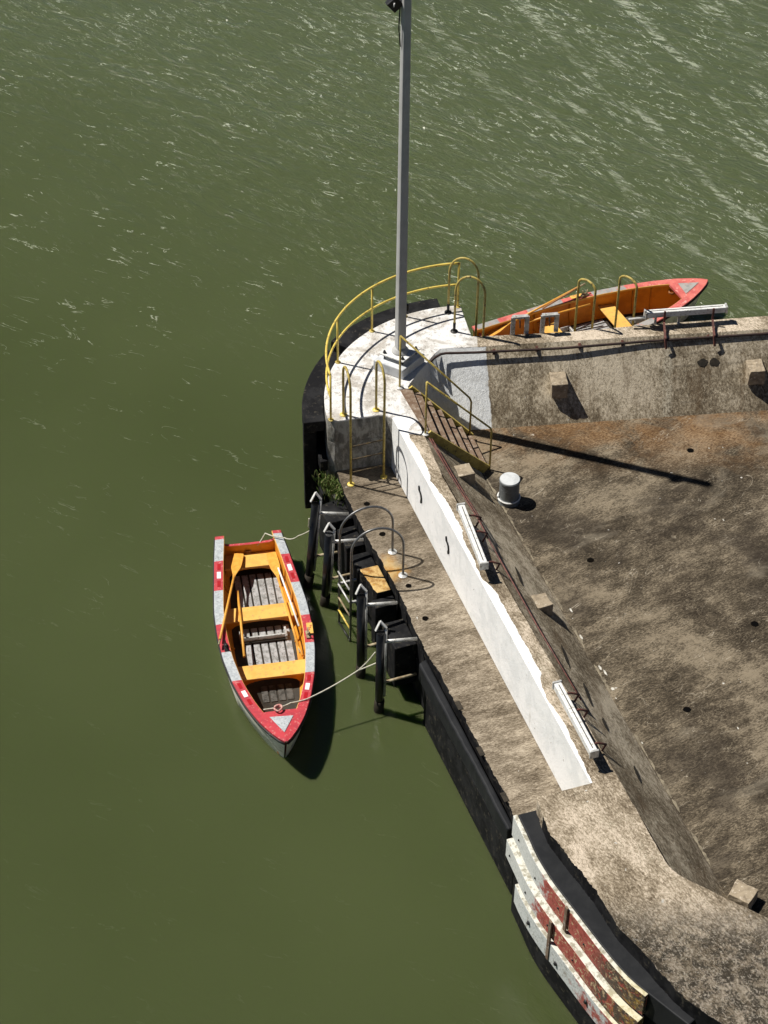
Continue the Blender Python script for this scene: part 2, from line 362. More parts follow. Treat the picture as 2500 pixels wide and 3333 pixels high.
def dup(root, loc, rot=None, label=None, group=None):
    r = root.copy(); COL.objects.link(r); r.location = loc
    if rot is not None: r.rotation_euler = (0, 0, rot)
    if label: r['label'] = label
    if group: r['group'] = group
    WLOC[r.name] = Vector(loc)
    for ch in list(root.children):
        c = ch.copy(); COL.objects.link(c); c.parent = r
        for g in list(ch.children):
            d = g.copy(); COL.objects.link(d); d.parent = c
    return r

V2 = lambda p: Vector((p[0], p[1]))
def prism(bm, pts, z0, z1, top=0, side=0, jag=0):
    if jag:
        lp = []; m = len(pts)
        for i, p in enumerate(pts):
            ac = V2((0, 0)); w = 0
            if callable(jag) and not jag(V2(p)): lp.append(V2(p)); continue
            for k in range(-10, 11):
                q = pts[(i + k) % m]
                if (V2(q[:2]) - V2(p[:2])).length < .45: ac += V2(q[:2]); w += 1
            lp.append(ac / w)
    else: lp = pts
    lo = [bm.verts.new((p[0], p[1], z0)) for p in lp]; hi = [bm.verts.new((p[0], p[1], z1)) for p in pts]
    f = bm.faces.new(hi); f.material_index = top
    g = bm.faces.new(lo[::-1]); g.material_index = 0 if callable(side) else side
    n = len(pts)
    for i in range(n):
        q = bm.faces.new((lo[i], lo[(i + 1) % n], hi[(i + 1) % n], hi[i]))
        q.material_index = side(0.5 * (Vector(pts[i][:2]) + Vector(pts[(i + 1) % n][:2]))) if callable(side) else side
DW = [0.0]
def dens(pts, step, amp, closed=False):
    out = []; n = len(pts)
    rng = range(n if closed else n - 1)
    for i in rng:
        a, b = Vector(pts[i][:2]), Vector(pts[(i + 1) % n][:2]); L = (b - a).length; k = max(1, int(L / step))
        nn = Vector((-(b - a).y, (b - a).x)).normalized() if L > 1e-6 else Vector((0, 0))
        for j in range(k):
            p = a.lerp(b, j / k)
            if amp:
                DW[0] = DW[0] * .8 + random.gauss(0, .6)
                p = p + nn * amp * (DW[0] + random.gauss(0, .35))
            out.append(p)
    if not closed: out.append(Vector(pts[-1][:2]))
    return out
def tube(bm, pts, r, n=8, cap=True, mi=0, r1=None):
    pts = [Vector(p) for p in pts]; rings = []; N = len(pts); ref = None
    for i, p in enumerate(pts):
        t = ((pts[min(i + 1, N - 1)] - p).normalized() + (p - pts[max(i - 1, 0)]).normalized())
        if t.length < 1e-6: t = pts[min(i + 1, N - 1)] - pts[max(i - 1, 0)]
        t.normalize()
        if ref is None: ref = Vector((0, 0, 1)) if abs(t.z) < .9 else Vector((1, 0, 0))
        a = ref - t * ref.dot(t)
        if a.length < 1e-4: a = Vector((1, 0, 0)) - t * t.x
        a.normalize(); ref = a; b = t.cross(a)
        rr = r if r1 is None else r + (r1 - r) * i / (N - 1)
        rings.append([bm.verts.new(p + rr * (math.cos(2 * math.pi * k / n) * a + math.sin(2 * math.pi * k / n) * b)) for k in range(n)])
    for i in range(N - 1):
        for k in range(n):
            f = bm.faces.new((rings[i][k], rings[i][(k + 1) % n], rings[i + 1][(k + 1) % n], rings[i + 1][k])); f.material_index = mi; f.smooth = True
    if cap:
        f = bm.faces.new(rings[0][::-1]); f.material_index = mi; f = bm.faces.new(rings[-1]); f.material_index = mi
def obox(bm, c, ax, ay, az, mi=0):
    """box from centre and three half-extent vectors"""
    c, ax, ay, az = map(Vector, (c, ax, ay, az)); vs = []
    for sx in (-1, 1):
        for sy in (-1, 1):
            for sz in (-1, 1): vs.append(bm.verts.new(c + ax * sx + ay * sy + az * sz))
    for q in ((0, 1, 3, 2), (4, 6, 7, 5), (0, 4, 5, 1), (2, 3, 7, 6), (0, 2, 6, 4), (1, 5, 7, 3)):
        f = bm.faces.new([vs[i] for i in q]); f.material_index = mi
def bar(bm, a, b, w, h, up=(0, 0, 1), mi=0):
    a, b = Vector(a), Vector(b); t = (b - a); L = t.length; t.normalize(); up = Vector(up)
    s = t.cross(up)
    if s.length < 1e-3: s = t.cross(Vector((1, 0, 0)))
    s.normalize(); u = s.cross(t)
    obox(bm, (a + b) / 2, t * L / 2, s * w / 2, u * h / 2, mi)
def lathe(bm, base, prof, n=32, mi=0):
    base = Vector(base); rings = []
    for r, z in prof: rings.append([bm.verts.new(base + Vector((r * math.cos(2 * math.pi * k / n), r * math.sin(2 * math.pi * k / n), z))) for k in range(n)])
    for i in range(len(rings) - 1):
        for k in range(n):
            f = bm.faces.new((rings[i][k], rings[i][(k + 1) % n], rings[i + 1][(k + 1) % n], rings[i + 1][k])); f.material_index = mi
    bm.faces.new(rings[-1]).material_index = mi; bm.faces.new(rings[0][::-1]).material_index = mi
def arc3(p0, p1, up, n=10):
    """semicircular / elliptical bend between two post tops, bulging by 'up'"""
    c = (p0 + p1) / 2; h = (p1 - p0) / 2
    return [c - h * math.cos(math.pi * i / n) + up * math.sin(math.pi * i / n) for i in range(n + 1)]
def strip(bm, A, B, mi=0):
    va = [bm.verts.new(p) for p in A]; vb = [bm.verts.new(p) for p in B]
    for i in range(len(A) - 1):
        f = bm.faces.new((va[i], va[i + 1], vb[i + 1], vb[i])); f.material_index = mi
V = Vector
def z3(p, z): return Vector((p[0], p[1], z))

# ================================================================= WATER
bm = bmesh.new()
vs = [bm.verts.new(p) for p in ((-500, -300, 0), (500, -300, 0), (500, 900, 0), (-500, 900, 0))]; bm.faces.new(vs)
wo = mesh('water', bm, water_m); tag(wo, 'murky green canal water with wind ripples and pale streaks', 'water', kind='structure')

# ================================================================= PIER
ZP, ZL = 2.75, 1.5
pier = empty('concrete_pier', (0, 0, 0), 'weathered concrete pier with a white painted rounded head and sunken floor', 'pier')
HC = V((1.80, 30.48)); HR = 2.97
def onarc(a, r=HR): return V((HC.x + r * math.cos(a), HC.y + r * math.sin(a)))
pA = P('l', 430, 1070, ZP); pB = P('l', 1075, 985, ZP)                 # block face corners
aA = math.atan2(pA.y - HC.y, pA.x - HC.x); cornerR = P('h', 1305, 515, ZP); aR = math.atan2(cornerR.y - HC.y, cornerR.x - HC.x)
if aA < 0: aA += 2 * math.pi
arc = [onarc(aA + (aR - aA) * i / 40) for i in range(41)]
faceT = [P('w', 344 + (y - 150) * .5435, y, ZP) for y in (-380, 2010)]      # parapet face top line
faceB = [V((p.x, p.y)) for p in faceT]
mass0 = P('j', 795, 712, ZP)
massE = [mass0] + [P(*q, ZP) for q in (('c', 380, 185), ('c', 430, 290), ('c', 520, 420), ('c', 600, 512), ('c', 700, 640), ('c', 780, 770), ('c', 860, 875), ('c', 960, 975), ('c', 1060, 1090), ('c', 1180, 1215), ('c', 1300, 1300), ('c', 1400, 1367))] + [V((6, 15.5)), V((9, 13.1)), V((14, 9.3))]
farOut = [P('f', 135, 386, ZP), P('f', 650, 362, ZP), P('f', 1040, 325, ZP), P('f', 1659, 280, ZP)]
dfo = (farOut[-1] - farOut[1]).normalized(); farOut.append(farOut[-1] + dfo * 6)
farIn = [P('s', 1294, 474, ZP), P('f', 1659, 350, ZP)]; dfi = (farIn[1] - farIn[0]).normalized(); farIn.append(farIn[1] + dfi * 6)
creaseA, creaseB = P('w', 388, 0, ZP), P('c', 1100, 470, ZP)
innerHead = [P('s', *q, ZP) for q in ((1000, 486), (860, 500), (790, 560), (720, 640), (590, 790), (470, 950), (640, 1480))]
twA, twB = P('c', 1165, 525, ZP), P('c', 1659, 765, ZP); dtw = (twB - twA).normalized()
outer = [z3(p, 0) for p in farOut[::-1]] + [V((p.x, p.y)) for p in arc[::-1]]
# walk: outer far (right->left), arc, block face, parapet face, riser, mass edge, then back along the inside
loop = []
loop += dens(farOut[::-1] + [cornerR], .12, .004)
loop += [p for p in arc[::-1]][1:-1]
loop += dens([pA, pB, faceT[0]], .1, .006)[:-1]
loop += dens([faceT[0], faceT[1]], .25, 0)[:-1]
loop += dens([faceT[1], mass0], .12, .004)[:-1]
loop += dens(massE, .035, .010)
inside = [twB + dtw * 9, twB, twA, creaseB, creaseA] + innerHead[::-1] + farIn
loop += dens([twB + dtw * 9, twB, twA, P('c', 1130, 500, ZP), creaseB], .15, .006)[:-1]
loop += dens([creaseB, creaseA, innerHead[-1]], .12, .006)[:-1]
loop += dens(innerHead[::-1] + farIn, .12, .003)
bm = bmesh.new()
def sidemat(c): return 1 if (c.y < 20.2 and c.x < 8) else 0
jagf = lambda p: p.y < 20.2 and p.x < 9
prism(bm, loop, 2.2, ZP, 0, sidemat, jagf)
mesh('deck', bm, [deck_m, tar_m], pier, bevel=.012, segs=2, smooth=True, ang=55)
bm = bmesh.new()
core = []
for i, p in enumerate(loop):
    a_, b_ = loop[i - 1], loop[(i + 1) % len(loop)]
    t1, t2 = (V2(p) - V2(a_)), (V2(b_) - V2(p))
    if i % 3 == 0 or (t1.length > 0 and t2.length > 0 and t1.angle(t2) > .5) or (V2(p) - V2(faceT[1])).length < .01: core.append(p)
prism(bm, [V2(p) for p in core], -1.6, 2.199, 0, sidemat, jagf)
mesh('core', bm, [deck_m, tar_m], pier)

# broken edge lumps along the near mass
# sunken floor
floorPoly = [V((1.2, 31.4)), V((1.0, 29.0)), V((4.6, 19.0)), V((5.2, 17.4)), V((16, 11)), V((16, 34)), ]
bm = bmesh.new()
n1, n2 = 60, 60
fl = [(0.3, 31.5), (0.9, 28.6), (4.45, 18.9), (13, 13.6), (13, 33.0), (2.0, 31.9)]
f = bm.faces.new([bm.verts.new((x, y, ZL)) for x, y in fl])
mesh('floor_slab', bm, floor_m, pier)

# sloping inner walls
def lerpn(A, B, n): return [A.lerp(B, i / n) for i in range(n + 1)]
lb0, lb1 = P('r', 240, 530, ZL), P('r', 1160, 2120, ZL); dl = (lb1 - lb0).normalized()
lbS, lbE = lb0 - dl * 1.35, lb1 + dl * 4.2
nS = 40
ct = [z3(p, ZP - .004) for p in lerpn(V((innerHead[-1].x, innerHead[-1].y)), V((creaseA.x, creaseA.y)), 8)] + [z3(p, ZP - .004) for p in lerpn(V(creaseA[:2]), V((creaseB + (creaseB - creaseA).normalized() * 2.6)[:2]), nS)][1:]
cb = []
for p in ct:
    t = (p - lb0).dot(dl); q = lb0 + dl * t; cb.append(V((q.x, q.y, ZL - .01)))
bm = bmesh.new()
mid = [a.lerp(b, .5) + V((random.uniform(-.008, .008), 0, random.uniform(-.006, .006))) for a, b in zip(ct, cb)]
strip(bm, ct, mid); strip(bm, mid, cb)
bmesh.ops.remove_doubles(bm, verts=bm.verts, dist=1e-5)
mesh('sloped_wall', bm, slope_m, pier)
fb0, fb1 = P('f', 250, 862, ZL), P('f', 1659, 767, ZL); dfb = (fb1 - fb0).normalized()
T = [z3(p, ZP - .004) for p in lerpn(V(farIn[0][:2]), V(farIn[2][:2]), 50)]
B_ = []
for p in T:
    t = (p - z3(fb0, p.z)).dot(dfb); q = fb0 + dfb * t; B_.append(V((q.x, q.y, ZL - .01)))
hT = [z3(p, ZP - .004) for p in innerHead[:-1]][::-1]
hB = [V((x, y, ZL - .01)) for x, y in ((.50, 30.74), (.78, 31.05), (1.0, 31.12), (1.2, 31.1), (1.42, 31.0), (1.62, 30.98))]
bm = bmesh.new()
TT, BB = hT + T, hB + B_
strip(bm, TT, BB)
w2 = mesh('sloped_wall', bm, slope_m, pier, smooth=True, ang=60)
# vertical inner wall under the stairs
bm = bmesh.new()
strip(bm, [z3(innerHead[-2], ZP - .004), z3(innerHead[-1], ZP - .004)], [V((.62, 30.6, ZL - .01)), z3(cb[0], ZL - .01)])
mesh('wall', bm, slope_m, pier)

# ledge
ledO = [P('d', 722, 1000, ZL), P('d', 735, 1045, ZL), P('d', 762, 1103, ZL), P('d', 796, 1165, ZL), P('d', 863, 1280.6, ZL), P('d', 906, 1379, ZL), P('d', 1001, 1543, ZL), P('d', 1090, 1715, ZL), P('d', 1106, 1757, ZL)]
dL = (ledO[-1] - ledO[3]).normalized()
led = dens(ledO, .035, .011) + [V((ledO[-1] + dL * .35)[:2]), V((3.9, 19.9)), V((3.6, 21)), V((1.0, 28.6)), V((.4, 30.4)), V((-.6, 30.6))]
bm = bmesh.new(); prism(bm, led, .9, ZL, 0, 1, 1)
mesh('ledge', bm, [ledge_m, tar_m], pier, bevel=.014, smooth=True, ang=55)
bm = bmesh.new(); prism(bm, [V2(p) for p in led[::4]], -1.6, .899, 0, 1, 1); mesh('ledge_footing', bm, [ledge_m, tar_m], pier)
nL = V((dL.y, -dL.x, 0)); nL = -nL if nL.x > 0 else nL      # outward (left) normal of the ledge side

# white painted face of the parapet with its ragged strip on the top
bm = bmesh.new()
a, b = z3(faceT[0], 0), z3(faceT[1], 0); df = (b - a).normalized(); nf = V((df.y, -df.x, 0)); nf = -nf if nf.x > 0 else nf
L = (b - a).length; NS = int(L / .035)
A, B, C_, wv = [], [], [], .12
seg = .5
for i in range(NS + 1):
    t = i / NS; p = a + df * (t * L)
    if random.random() < .06: seg = random.choice((.03, .06, .09, .11, .15))
    wv += (seg - wv) * .22 + random.uniform(-.009, .009)
    fade = 1 if t > .06 else .9
    A.append(z3(p + nf * .006, ZL + .012)); B.append(z3(p + nf * .006, ZP + .005)); C_.append(z3(p - nf * max(.02, wv * fade), ZP + .005))
strip(bm, A, B); strip(bm, B, C_); bmesh.ops.remove_doubles(bm, verts=bm.verts, dist=1e-5)
o = mesh('painted_face', bm, m_whitewash(), pier); tag(o, 'bright white painted side face of the parapet')
for kx, ky in ((795, 730), (1180, 1410)):
    g = P('k', kx, ky, 2.05)
    bm = bmesh.new()
    # on the face plane
    t = (V((g.x, g.y, 0)) - a).dot(df); c = a + df * t + nf * .02; c.z = 2.2
    pts = [c + df * dx + V((0, 0, dz)) for dx, dz in ((-.09, .15), (-.075, .07), (.0, .05), (.03, .02), (.05, -.05), (.03, -.12), (.045, -.16))]
    tube(bm, pts, .017, 6)
    mesh('iron_hook', bm, black_m, pier)

# protruding blocks on the slopes
def nub(c, u, w, dep, z, hh, label=None):
    u = V((u[0], u[1], 0)).normalized(); n = V((-u.y, u.x, 0)); bm = bmesh.new()
    obox(bm, V((c[0], c[1], z - hh / 2)), u * w / 2, n * dep / 2, V((0, 0, hh / 2)))
    for v in bm.verts: v.co += V((random.uniform(-.015, .015), random.uniform(-.015, .015), random.uniform(-.01, .01)))
    bmesh.ops.subdivide_edges(bm, edges=bm.edges, cuts=3, use_grid_fill=True)
    for v in bm.verts: v.co += V((random.gauss(0, .005), random.gauss(0, .005), random.gauss(0, .005)))
    o = mesh('tie_block', bm, nub_m, pier, bevel=.01)
    return o
for (x0, x1, y0) in ((540, 628, 605), (1545, 1645, 535)):
    c = (P('f', x0, y0, 2.3) + P('f', x1, y0 - 5, 2.3)) / 2
    nub(c, dfb, .33, .42, 2.3, .34)
    bm = bmesh.new(); cc = z3(c, 2.1) + V((dfb.y, -dfb.x, 0)) * .175
    tube(bm, [cc - V((dfb.y, -dfb.x, 0)) * .01, cc + V((dfb.y, -dfb.x, 0)) * .012], .05, 12)
    mesh('socket', bm, stain_m, pier)
for q, z, w, dp in ((P('k', 1280, 335, 2.3), 2.3, .32, .34), (P('w', 1030, 812, 2.2), 2.2, .33, .30), (P('e', 1330, 1040, 1.75), 1.75, .38, .34)):
    u = dl if z > 2 else dtw
    nub(q, u, w, dp, z, .6 if z > 2 else .35)
# dark tar stains on slopes
def patch(cen, ax, ay, n=14, mat=stain_m, name='tar_stain'):
    bm = bmesh.new(); vs = []
    for i in range(n):
        a_ = 2 * math.pi * i / n; r_ = random.uniform(.75, 1.1)
        vs.append(bm.verts.new(cen + ax * math.cos(a_) * r_ + ay * math.sin(a_) * r_))
    bm.faces.new(vs); return mesh(name, bm, mat, pier)
sn = ((ct[20] - cb[20]).cross(dl)).normalized(); sn = -sn if sn.z < 0 else sn
sd = (cb[20] - ct[20]); 
for (x, y, s_) in ((340, 890, .5), (620, 1310, .55), (738, 1520, .5), (840, 1680, .3), (1000, 1925, .34)):
    g = P('r', x, y, 2.1); t = (g - lb0).dot(dl); q = lb0 + dl * t; tt = creaseA + (creaseB - creaseA).normalized() * (q - creaseA).dot((creaseB - creaseA).normalized())
    cc = z3(tt, ZP).lerp(z3(q, ZL), .42 if y < 1900 else .5)
    patch(cc + sn * .01, dl * s_ * .62 - sd.normalized() * s_ * .18, sd.normalized() * .055)
fsn = ((T[25] - B_[25]).cross(dfb)).normalized(); fsn = -fsn if fsn.z < 0 else fsn; fsd = (B_[25] - T[25]).normalized()
for x, y in ((1310, 578), (1393, 575)):
    g = P('f', x, y, 2.27); t = (g - fb0).dot(dfb); q = fb0 + dfb * t; i = min(range(len(T)), key=lambda i: (B_[i] - q).length)
    cc = T[i].lerp(B_[i], .36); patch(z3(cc, cc.z) + fsn * .01, dfb * .11 , fsd * .085)
# drain holes
for k_, x, y, z, r_ in (('r', 1240, 193, ZL, .068), ('r', 700, 786, ZL, .064), ('r', 1588, 1130, ZL, .07), ('r', 1222, 1592, ZL, .068), ('p', 675, 250, ZL, .058), ('p', 815, 522, ZL, .062), ('p', 1050, 987, ZL, .054), ('p', 1200, 1280, ZL, .058)):
    bm = bmesh.new(); c = P(k_, x, y, z); n = 16
    ro = [bm.verts.new(c + V((r_ * math.cos(i * math.tau / n) * random.uniform(.9, 1.1), r_ * math.sin(i * math.tau / n) * random.uniform(.9, 1.1), .004))) for i in range(n)]
    bm.faces.new(ro); mesh('drain_hole', bm, hole_m, pier)

for x, y, a_, b_ in ((595, 1055, .10, .03), (650, 1200, .11, .035), (752, 1365, .10, .04), (780, 1392, .12, .035), (820, 1480, .06, .06), (1418, 568, .06, .02), (838, 1530, .04, .015), (1497, 1692, .05, .02), (980, 1772, .05, .02), (1340, 180, .03, .02), (1415, 176, .03, .015)):
    q = P('r', x, y, ZL + .006); u_ = V((math.cos(a_ * 40), math.sin(a_ * 40), 0)); patch(q, dl * a_ * .62, V((dl.y, -dl.x, 0)) * b_ * .55, 11, splash_m, 'paint_splash')
t0_ = 0.0
while t0_ < 9.6:
    ln_ = random.uniform(.15, .8); n_k = max(2, int(ln_ / .06)); A, B = [], []
    for i in range(n_k + 1):
        q = lbS + dl * (t0_ + ln_ * i / n_k) + V((.012, .0, .016)); w_ = random.uniform(.012, .05) * (1 if 0 < i < n_k else .2); o_ = V((-dl.y, dl.x, 0)) 
        A.append(q - o_ * w_ * .3); B.append(q + o_ * w_)
    bm = bmesh.new(); strip(bm, [z3(p, ZL + .006) for p in A], [z3(p, ZL + .006) for p in B]); mesh('lime_joint', bm, lime_m, pier)
    t0_ += ln_ + random.choice((.02, .1, .4))

# conduit along the inner edge of the parapets
cond = empty('conduit', P('w', 440, 0, 2.72), 'dark red conduit pair running along the inner top edge of the left parapet', 'conduit')
bm = bmesh.new()
cp = [P('h', 1060, 1530, 2.80), P('w', 440, 0, 2.74), P('w', 560, 190, 2.78), P('w', 625, 295, 2.86), P('w', 700, 440, 2.78), P('w', 800, 620, 2.76), P('w', 1000, 975, 2.72), P('w', 1290, 1465, 2.8)]
tube(bm, cp, .015, 6); mesh('pipe', bm, conduit_m, cond)
bm = bmesh.new(); tube(bm, [p + V((.05, .02, -.03)) for p in cp[:4]], .011, 6); mesh('pipe', bm, conduit_m, cond)
pipe = empty('edge_pipe', P('f', 600, 440, 2.66), 'dark pipe fixed below the inner top edge of the far parapet', 'pipe')
bm = bmesh.new()
pp = [P('s', 735, 655, 2.74), P('s', 800, 600, 2.74), P('s', 868, 562, 2.74), P('s', 930, 552, 2.74), P('s', 1290, 543, 2.72), P('f', 600, 448, 2.7), P('f', 1040, 412, 2.7), P('f', 1659, 372, 2.7)]; pp.append(pp[-1] + dfi * 4)
tube(bm, pp, .026, 8); mesh('pipe', bm, blackpipe_m, pipe)
for i in range(7):
    q = P('f', 250 + i * 220, 470 - i * 15.5, 2.68); bm = bmesh.new()
    bar(bm, q + V((0, .06, .04)), q + V((0, -.02, -.04)), .05, .03); mesh('clip', bm, conduit_m, pipe)

# ================================================================= FENDERS (black)
def radial(a0, a1, r0_, r1_, z0, z1, n=24):
    bm = bmesh.new(); R0 = []
    for i in range(n + 1):
        a_ = a0 + (a1 - a0) * i / n
        c_, s_ = math.cos(a_), math.sin(a_)
        R0.append([bm.verts.new((HC.x + rr * c_, HC.y + rr * s_, zz)) for rr, zz in ((r0_, z0), (r1_, z0), (r1_, z1), (r0_, z1))])
    for i in range(n):
        for k in range(4): bm.faces.new((R0[i][k], R0[i][(k + 1) % 4], R0[i + 1][(k + 1) % 4], R0[i + 1][k]))
    bm.faces.new(R0[0][::-1]); bm.faces.new(R0[-1]); return bm
def ang(p):
    a_ = math.atan2(p.y - HC.y, p.x - HC.x); return a_ if a_ >= 0 else a_ + 2 * math.pi
def rad(p): return math.hypot(p.x - HC.x, p.y - HC.y)
pf0 = P('h', 300, 850, 2.55); pf1 = P('h', 150, 1392, 2.55)
fr = empty('rubber_fender', z3(onarc(R(180), 3.2), 0), 'tall curved black fender wrapped round the left side of the pier head', 'fender')
rO = 3.40
mesh('cap', radial(ang(pf0), ang(pf1) + .02, 2.985, rO, 2.3, 2.55), tar_m, fr, bevel=.02)
mesh('outer_plate', radial(ang(pf0), ang(P('h', 100, 1870, .9)) + .02, 3.14, rO - .006, .25, 2.29), tar_m, fr, bevel=.02)
mesh('brace', radial(ang(pf1) - .5, ang(pf1) + .10, 2.985, 3.135, 1.5, 1.75), tar_m, fr, bevel=.02)
mesh('brace', radial(ang(pf1) - .5, ang(pf1) + .13, 2.985, 3.135, .75, 1.0), tar_m, fr, bevel=.02)
pb0, pb1 = P('h', 345, 800, 2.62), P('h', 1145, 510, 2.62)
fr2 = empty('rubber_fender', z3(onarc(R(120), 3.2), 0), 'curved black fender along the far side of the pier head behind the railing', 'fender')
mesh('cap', radial(ang(pb1), ang(pb0), 2.985, 3.46, 2.3, 2.62), tar_m, fr2, bevel=.02)
mesh('outer_plate', radial(ang(pb1), ang(pb0), 3.1, 3.44, .2, 2.29), tar_m, fr2, bevel=.02)

# block fenders along the ledge side
def along(k_, x, y, z=ZL):
    g = P(k_, x, y, z); return (g - z3(ledO[3], z)).dot(dL)
def blk(s0, s1, w, zt, zb, off=.02, name='fender_block', mat=tar_m, label='', shear=0.0, group='black fender blocks bolted to the ledge side', slant=0):
    o0 = z3(ledO[3], 0) + dL * s0 + nL * off; o1 = z3(ledO[3], 0) + dL * s1 + nL * off
    bm = bmesh.new()
    poly = [o0, o1, o1 + nL * w - dL * slant, o0 + nL * w + dL * shear]
    if isinstance(mat, list): poly = dens([o0, o1], .3, 0) + dens([o1 + nL * w * .75, o0 + nL * w], .06, .012)
    prism(bm, poly, zb, zt, 0, 1 if isinstance(mat, list) else 0)
    return grounded(name, bm, mat, z3((o0 + o1) / 2, zb), label, 'fender', group, bevel=.025, segs=2)
blk(along('p', 470, 215) - .25, along('p', 545, 325) - .03, .50, 1.33, .3, label='black fender block under the weeds beside the pier head', shear=.05)
blk(along('p', 590, 385) - .12, along('p', 655, 545) - .06, .36, 1.25, .3, label='black fender block between the two leftmost steel pile brackets')
blk(along('p', 690, 600) + .0, along('p', 755, 735) + .02, .38, 1.30, .3, label='black fender block just above the ochre stained block')
ob = blk(along('p', 760, 745) + .03, along('p', 860, 985), .36, 1.38, .3, name='stained_block', mat=[ochre_m, tar_m], label='ochre rust stained concrete block beside the grey ladder hoops', group=None)
ob['category'] = 'block'; 
if 'group' in ob: del ob['group']
blk(along('p', 880, 1010) + .02, along('p', 930, 1090), .42, 1.34, .3, label='short black fender block between the ochre block and the third pile bracket')
blk(along('p', 990, 1190) + .03, along('p', 1120, 1430), .42, 1.28, .3, label='black fender block between the third and fourth pile brackets')
bigf = empty('side_fender', z3(ledO[6], 0), 'long black tarred timber fender running down the ledge side to the water', 'fender')
s0, s1 = along('p', 1165, 1600), along('d', 1092, 1720) + .55
bm = bmesh.new()
base = z3(ledO[3], 0)
prism(bm, [base + dL * s0 + nL * .02, base + dL * s1 + nL * .02] + dens([base + dL * s1 + nL * .14, base + dL * (s0 + .06) + nL * .19], .12, .006), .95, 1.36)
mesh('beam', bm, tar2_m, bigf, bevel=.04, segs=3)
bm = bmesh.new()
prism(bm, [base + dL * (s0 + .1) + nL * .02, base + dL * (s1 + .3) + nL * .02, base + dL * (s1 + .3) + nL * .13, base + dL * (s0 + .25) + nL * .15], -.6, .93)
mesh('lower_beam', bm, tar_m, bigf, bevel=.03)
# short dark pockets in the ledge edge
for kx, ky in ((490, 1500), (632, 1800), (790, 2100)):
    g = P('w', kx, ky, ZL + .004); bm = bmesh.new()
    obox(bm, g, dL * .10, nL * .045, V((0, 0, .004))); mesh('edge_pocket', bm, stain_m, pier)

# ================================================================= CURVED TIMBER FENDER
capO = [P('c', x, y, 2.45) for x, y in ((235, 175), (290, 290), (350, 420), (430, 550), (520, 670), (620, 800), (720, 930), (820, 1050), (900, 1130), (980, 1195))]
capEnd = [P('c', x, y, 2.45) for x, y in ((1100, 1290), (1210, 1375))]
def smoothpath(p, n=4):
    out = []
    for i in range(len(p) - 1):
        a_, b_, c_, d_ = p[max(0, i - 1)], p[i], p[i + 1], p[min(len(p) - 1, i + 2)]
        for j in range(n):
            t = j / n
            out.append(.5 * ((2 * b_) + (c_ - a_) * t + (2 * a_ - 5 * b_ + 4 * c_ - d_) * t * t + (3 * b_ - a_ - 3 * c_ + d_) * t ** 3))
    out.append(p[-1]); return out
cO = smoothpath(capO)
def offs(path, d):
    out = []
    for i, p in enumerate(path):
        t = (path[min(i + 1, len(path) - 1)] - path[max(i - 1, 0)]); t.z = 0; t.normalize(); n_ = V((t.y, -t.x, 0)); n_ = -n_ if n_.x > 0 else n_
        out.append(p + n_ * d)
    return out
def loft(path_in, path_out, z0, z1, topm=0, sidem=0):
    bm = bmesh.new(); rr = []
    for a_, b_ in zip(path_in, path_out):
        rr.append([bm.verts.new(z3(a_, z0)), bm.verts.new(z3(b_, z0)), bm.verts.new(z3(b_, z1)), bm.verts.new(z3(a_, z1))])
    for i in range(len(rr) - 1):
        for k in range(4):
            f = bm.faces.new((rr[i][k], rr[i][(k + 1) % 4], rr[i + 1][(k + 1) % 4], rr[i + 1][k])); f.material_index = topm if k == 2 else sidem
    f = bm.faces.new(rr[0][::-1]); f.material_index = sidem; f = bm.faces.new(rr[-1]); f.material_index = sidem
    return bm
cf = empty('timber_fender', z3(cO[12], .6), 'curved timber fender of three stacked wales with peeling red and white paint', 'fender')
capfull = smoothpath(capO + capEnd)
capin = offs(capfull, -.62)
o = mesh('black_cap', loft(capin, offs(capfull, -.004), 1.9, 2.444), tar2_m, cf, bevel=.02); tag(o, 'smooth black top of the curved fender')
backing = mesh('backing', loft(offs(capfull, -.5), offs(capfull, -.02), -.4, 1.895), tar_m, cf)
w1i, w1o = cO, offs(cO, .075)
def wale(pi, po, z0, z1, m1, nm, lab):
    o = mesh(nm, loft(pi, po, z0, z1, 0, 1), [waletop_m, m1], cf, bevel=.012); tag(o, lab); return o
wale(w1i, w1o, 1.98, 2.45, wale_m, 'timber_wale', 'topmost wale, white turning to peeled red')
w2p = offs(cO, .0)
w2p = [cO[0] - (cO[1] - cO[0]) * 1.0] + cO
w2p = offs(w2p, .14)
wale(offs(cO, .01), offs(cO, .155), 1.50, 1.90, wale_m, 'timber_wale', 'middle wale, pale at its end and red further on')
p3 = cO[5:]; wale(offs(p3, .03), offs(p3, .185), .98, 1.42, wale3_m, 'timber_wale', 'lowest wale, pale grey with red patches')
def post_at(i, off, z0, z1):
    q = offs(cO, off)[i]; t = (cO[i + 1] - cO[i - 1]).normalized(); n_ = V((t.y, -t.x, 0)); n_ = -n_ if n_.x > 0 else n_
    bm = bmesh.new(); obox(bm, z3(q, (z0 + z1) / 2), t * .035, n_ * .016, V((0, 0, (z1 - z0) / 2))); return mesh('strap', bm, plank_m, cf, bevel=.006)
i1 = min(range(1, len(cO) - 1), key=lambda i: abs(cO[i].y - P('c', 520, 690, 2.45).y)); post_at(i1, .093, 1.93, 2.5)
i2 = min(range(1, len(cO) - 1), key=lambda i: abs(offs(cO, .17)[i].y - P('c', 450, 800, 1.9).y)); post_at(i2, .188, 1.0, 1.95)
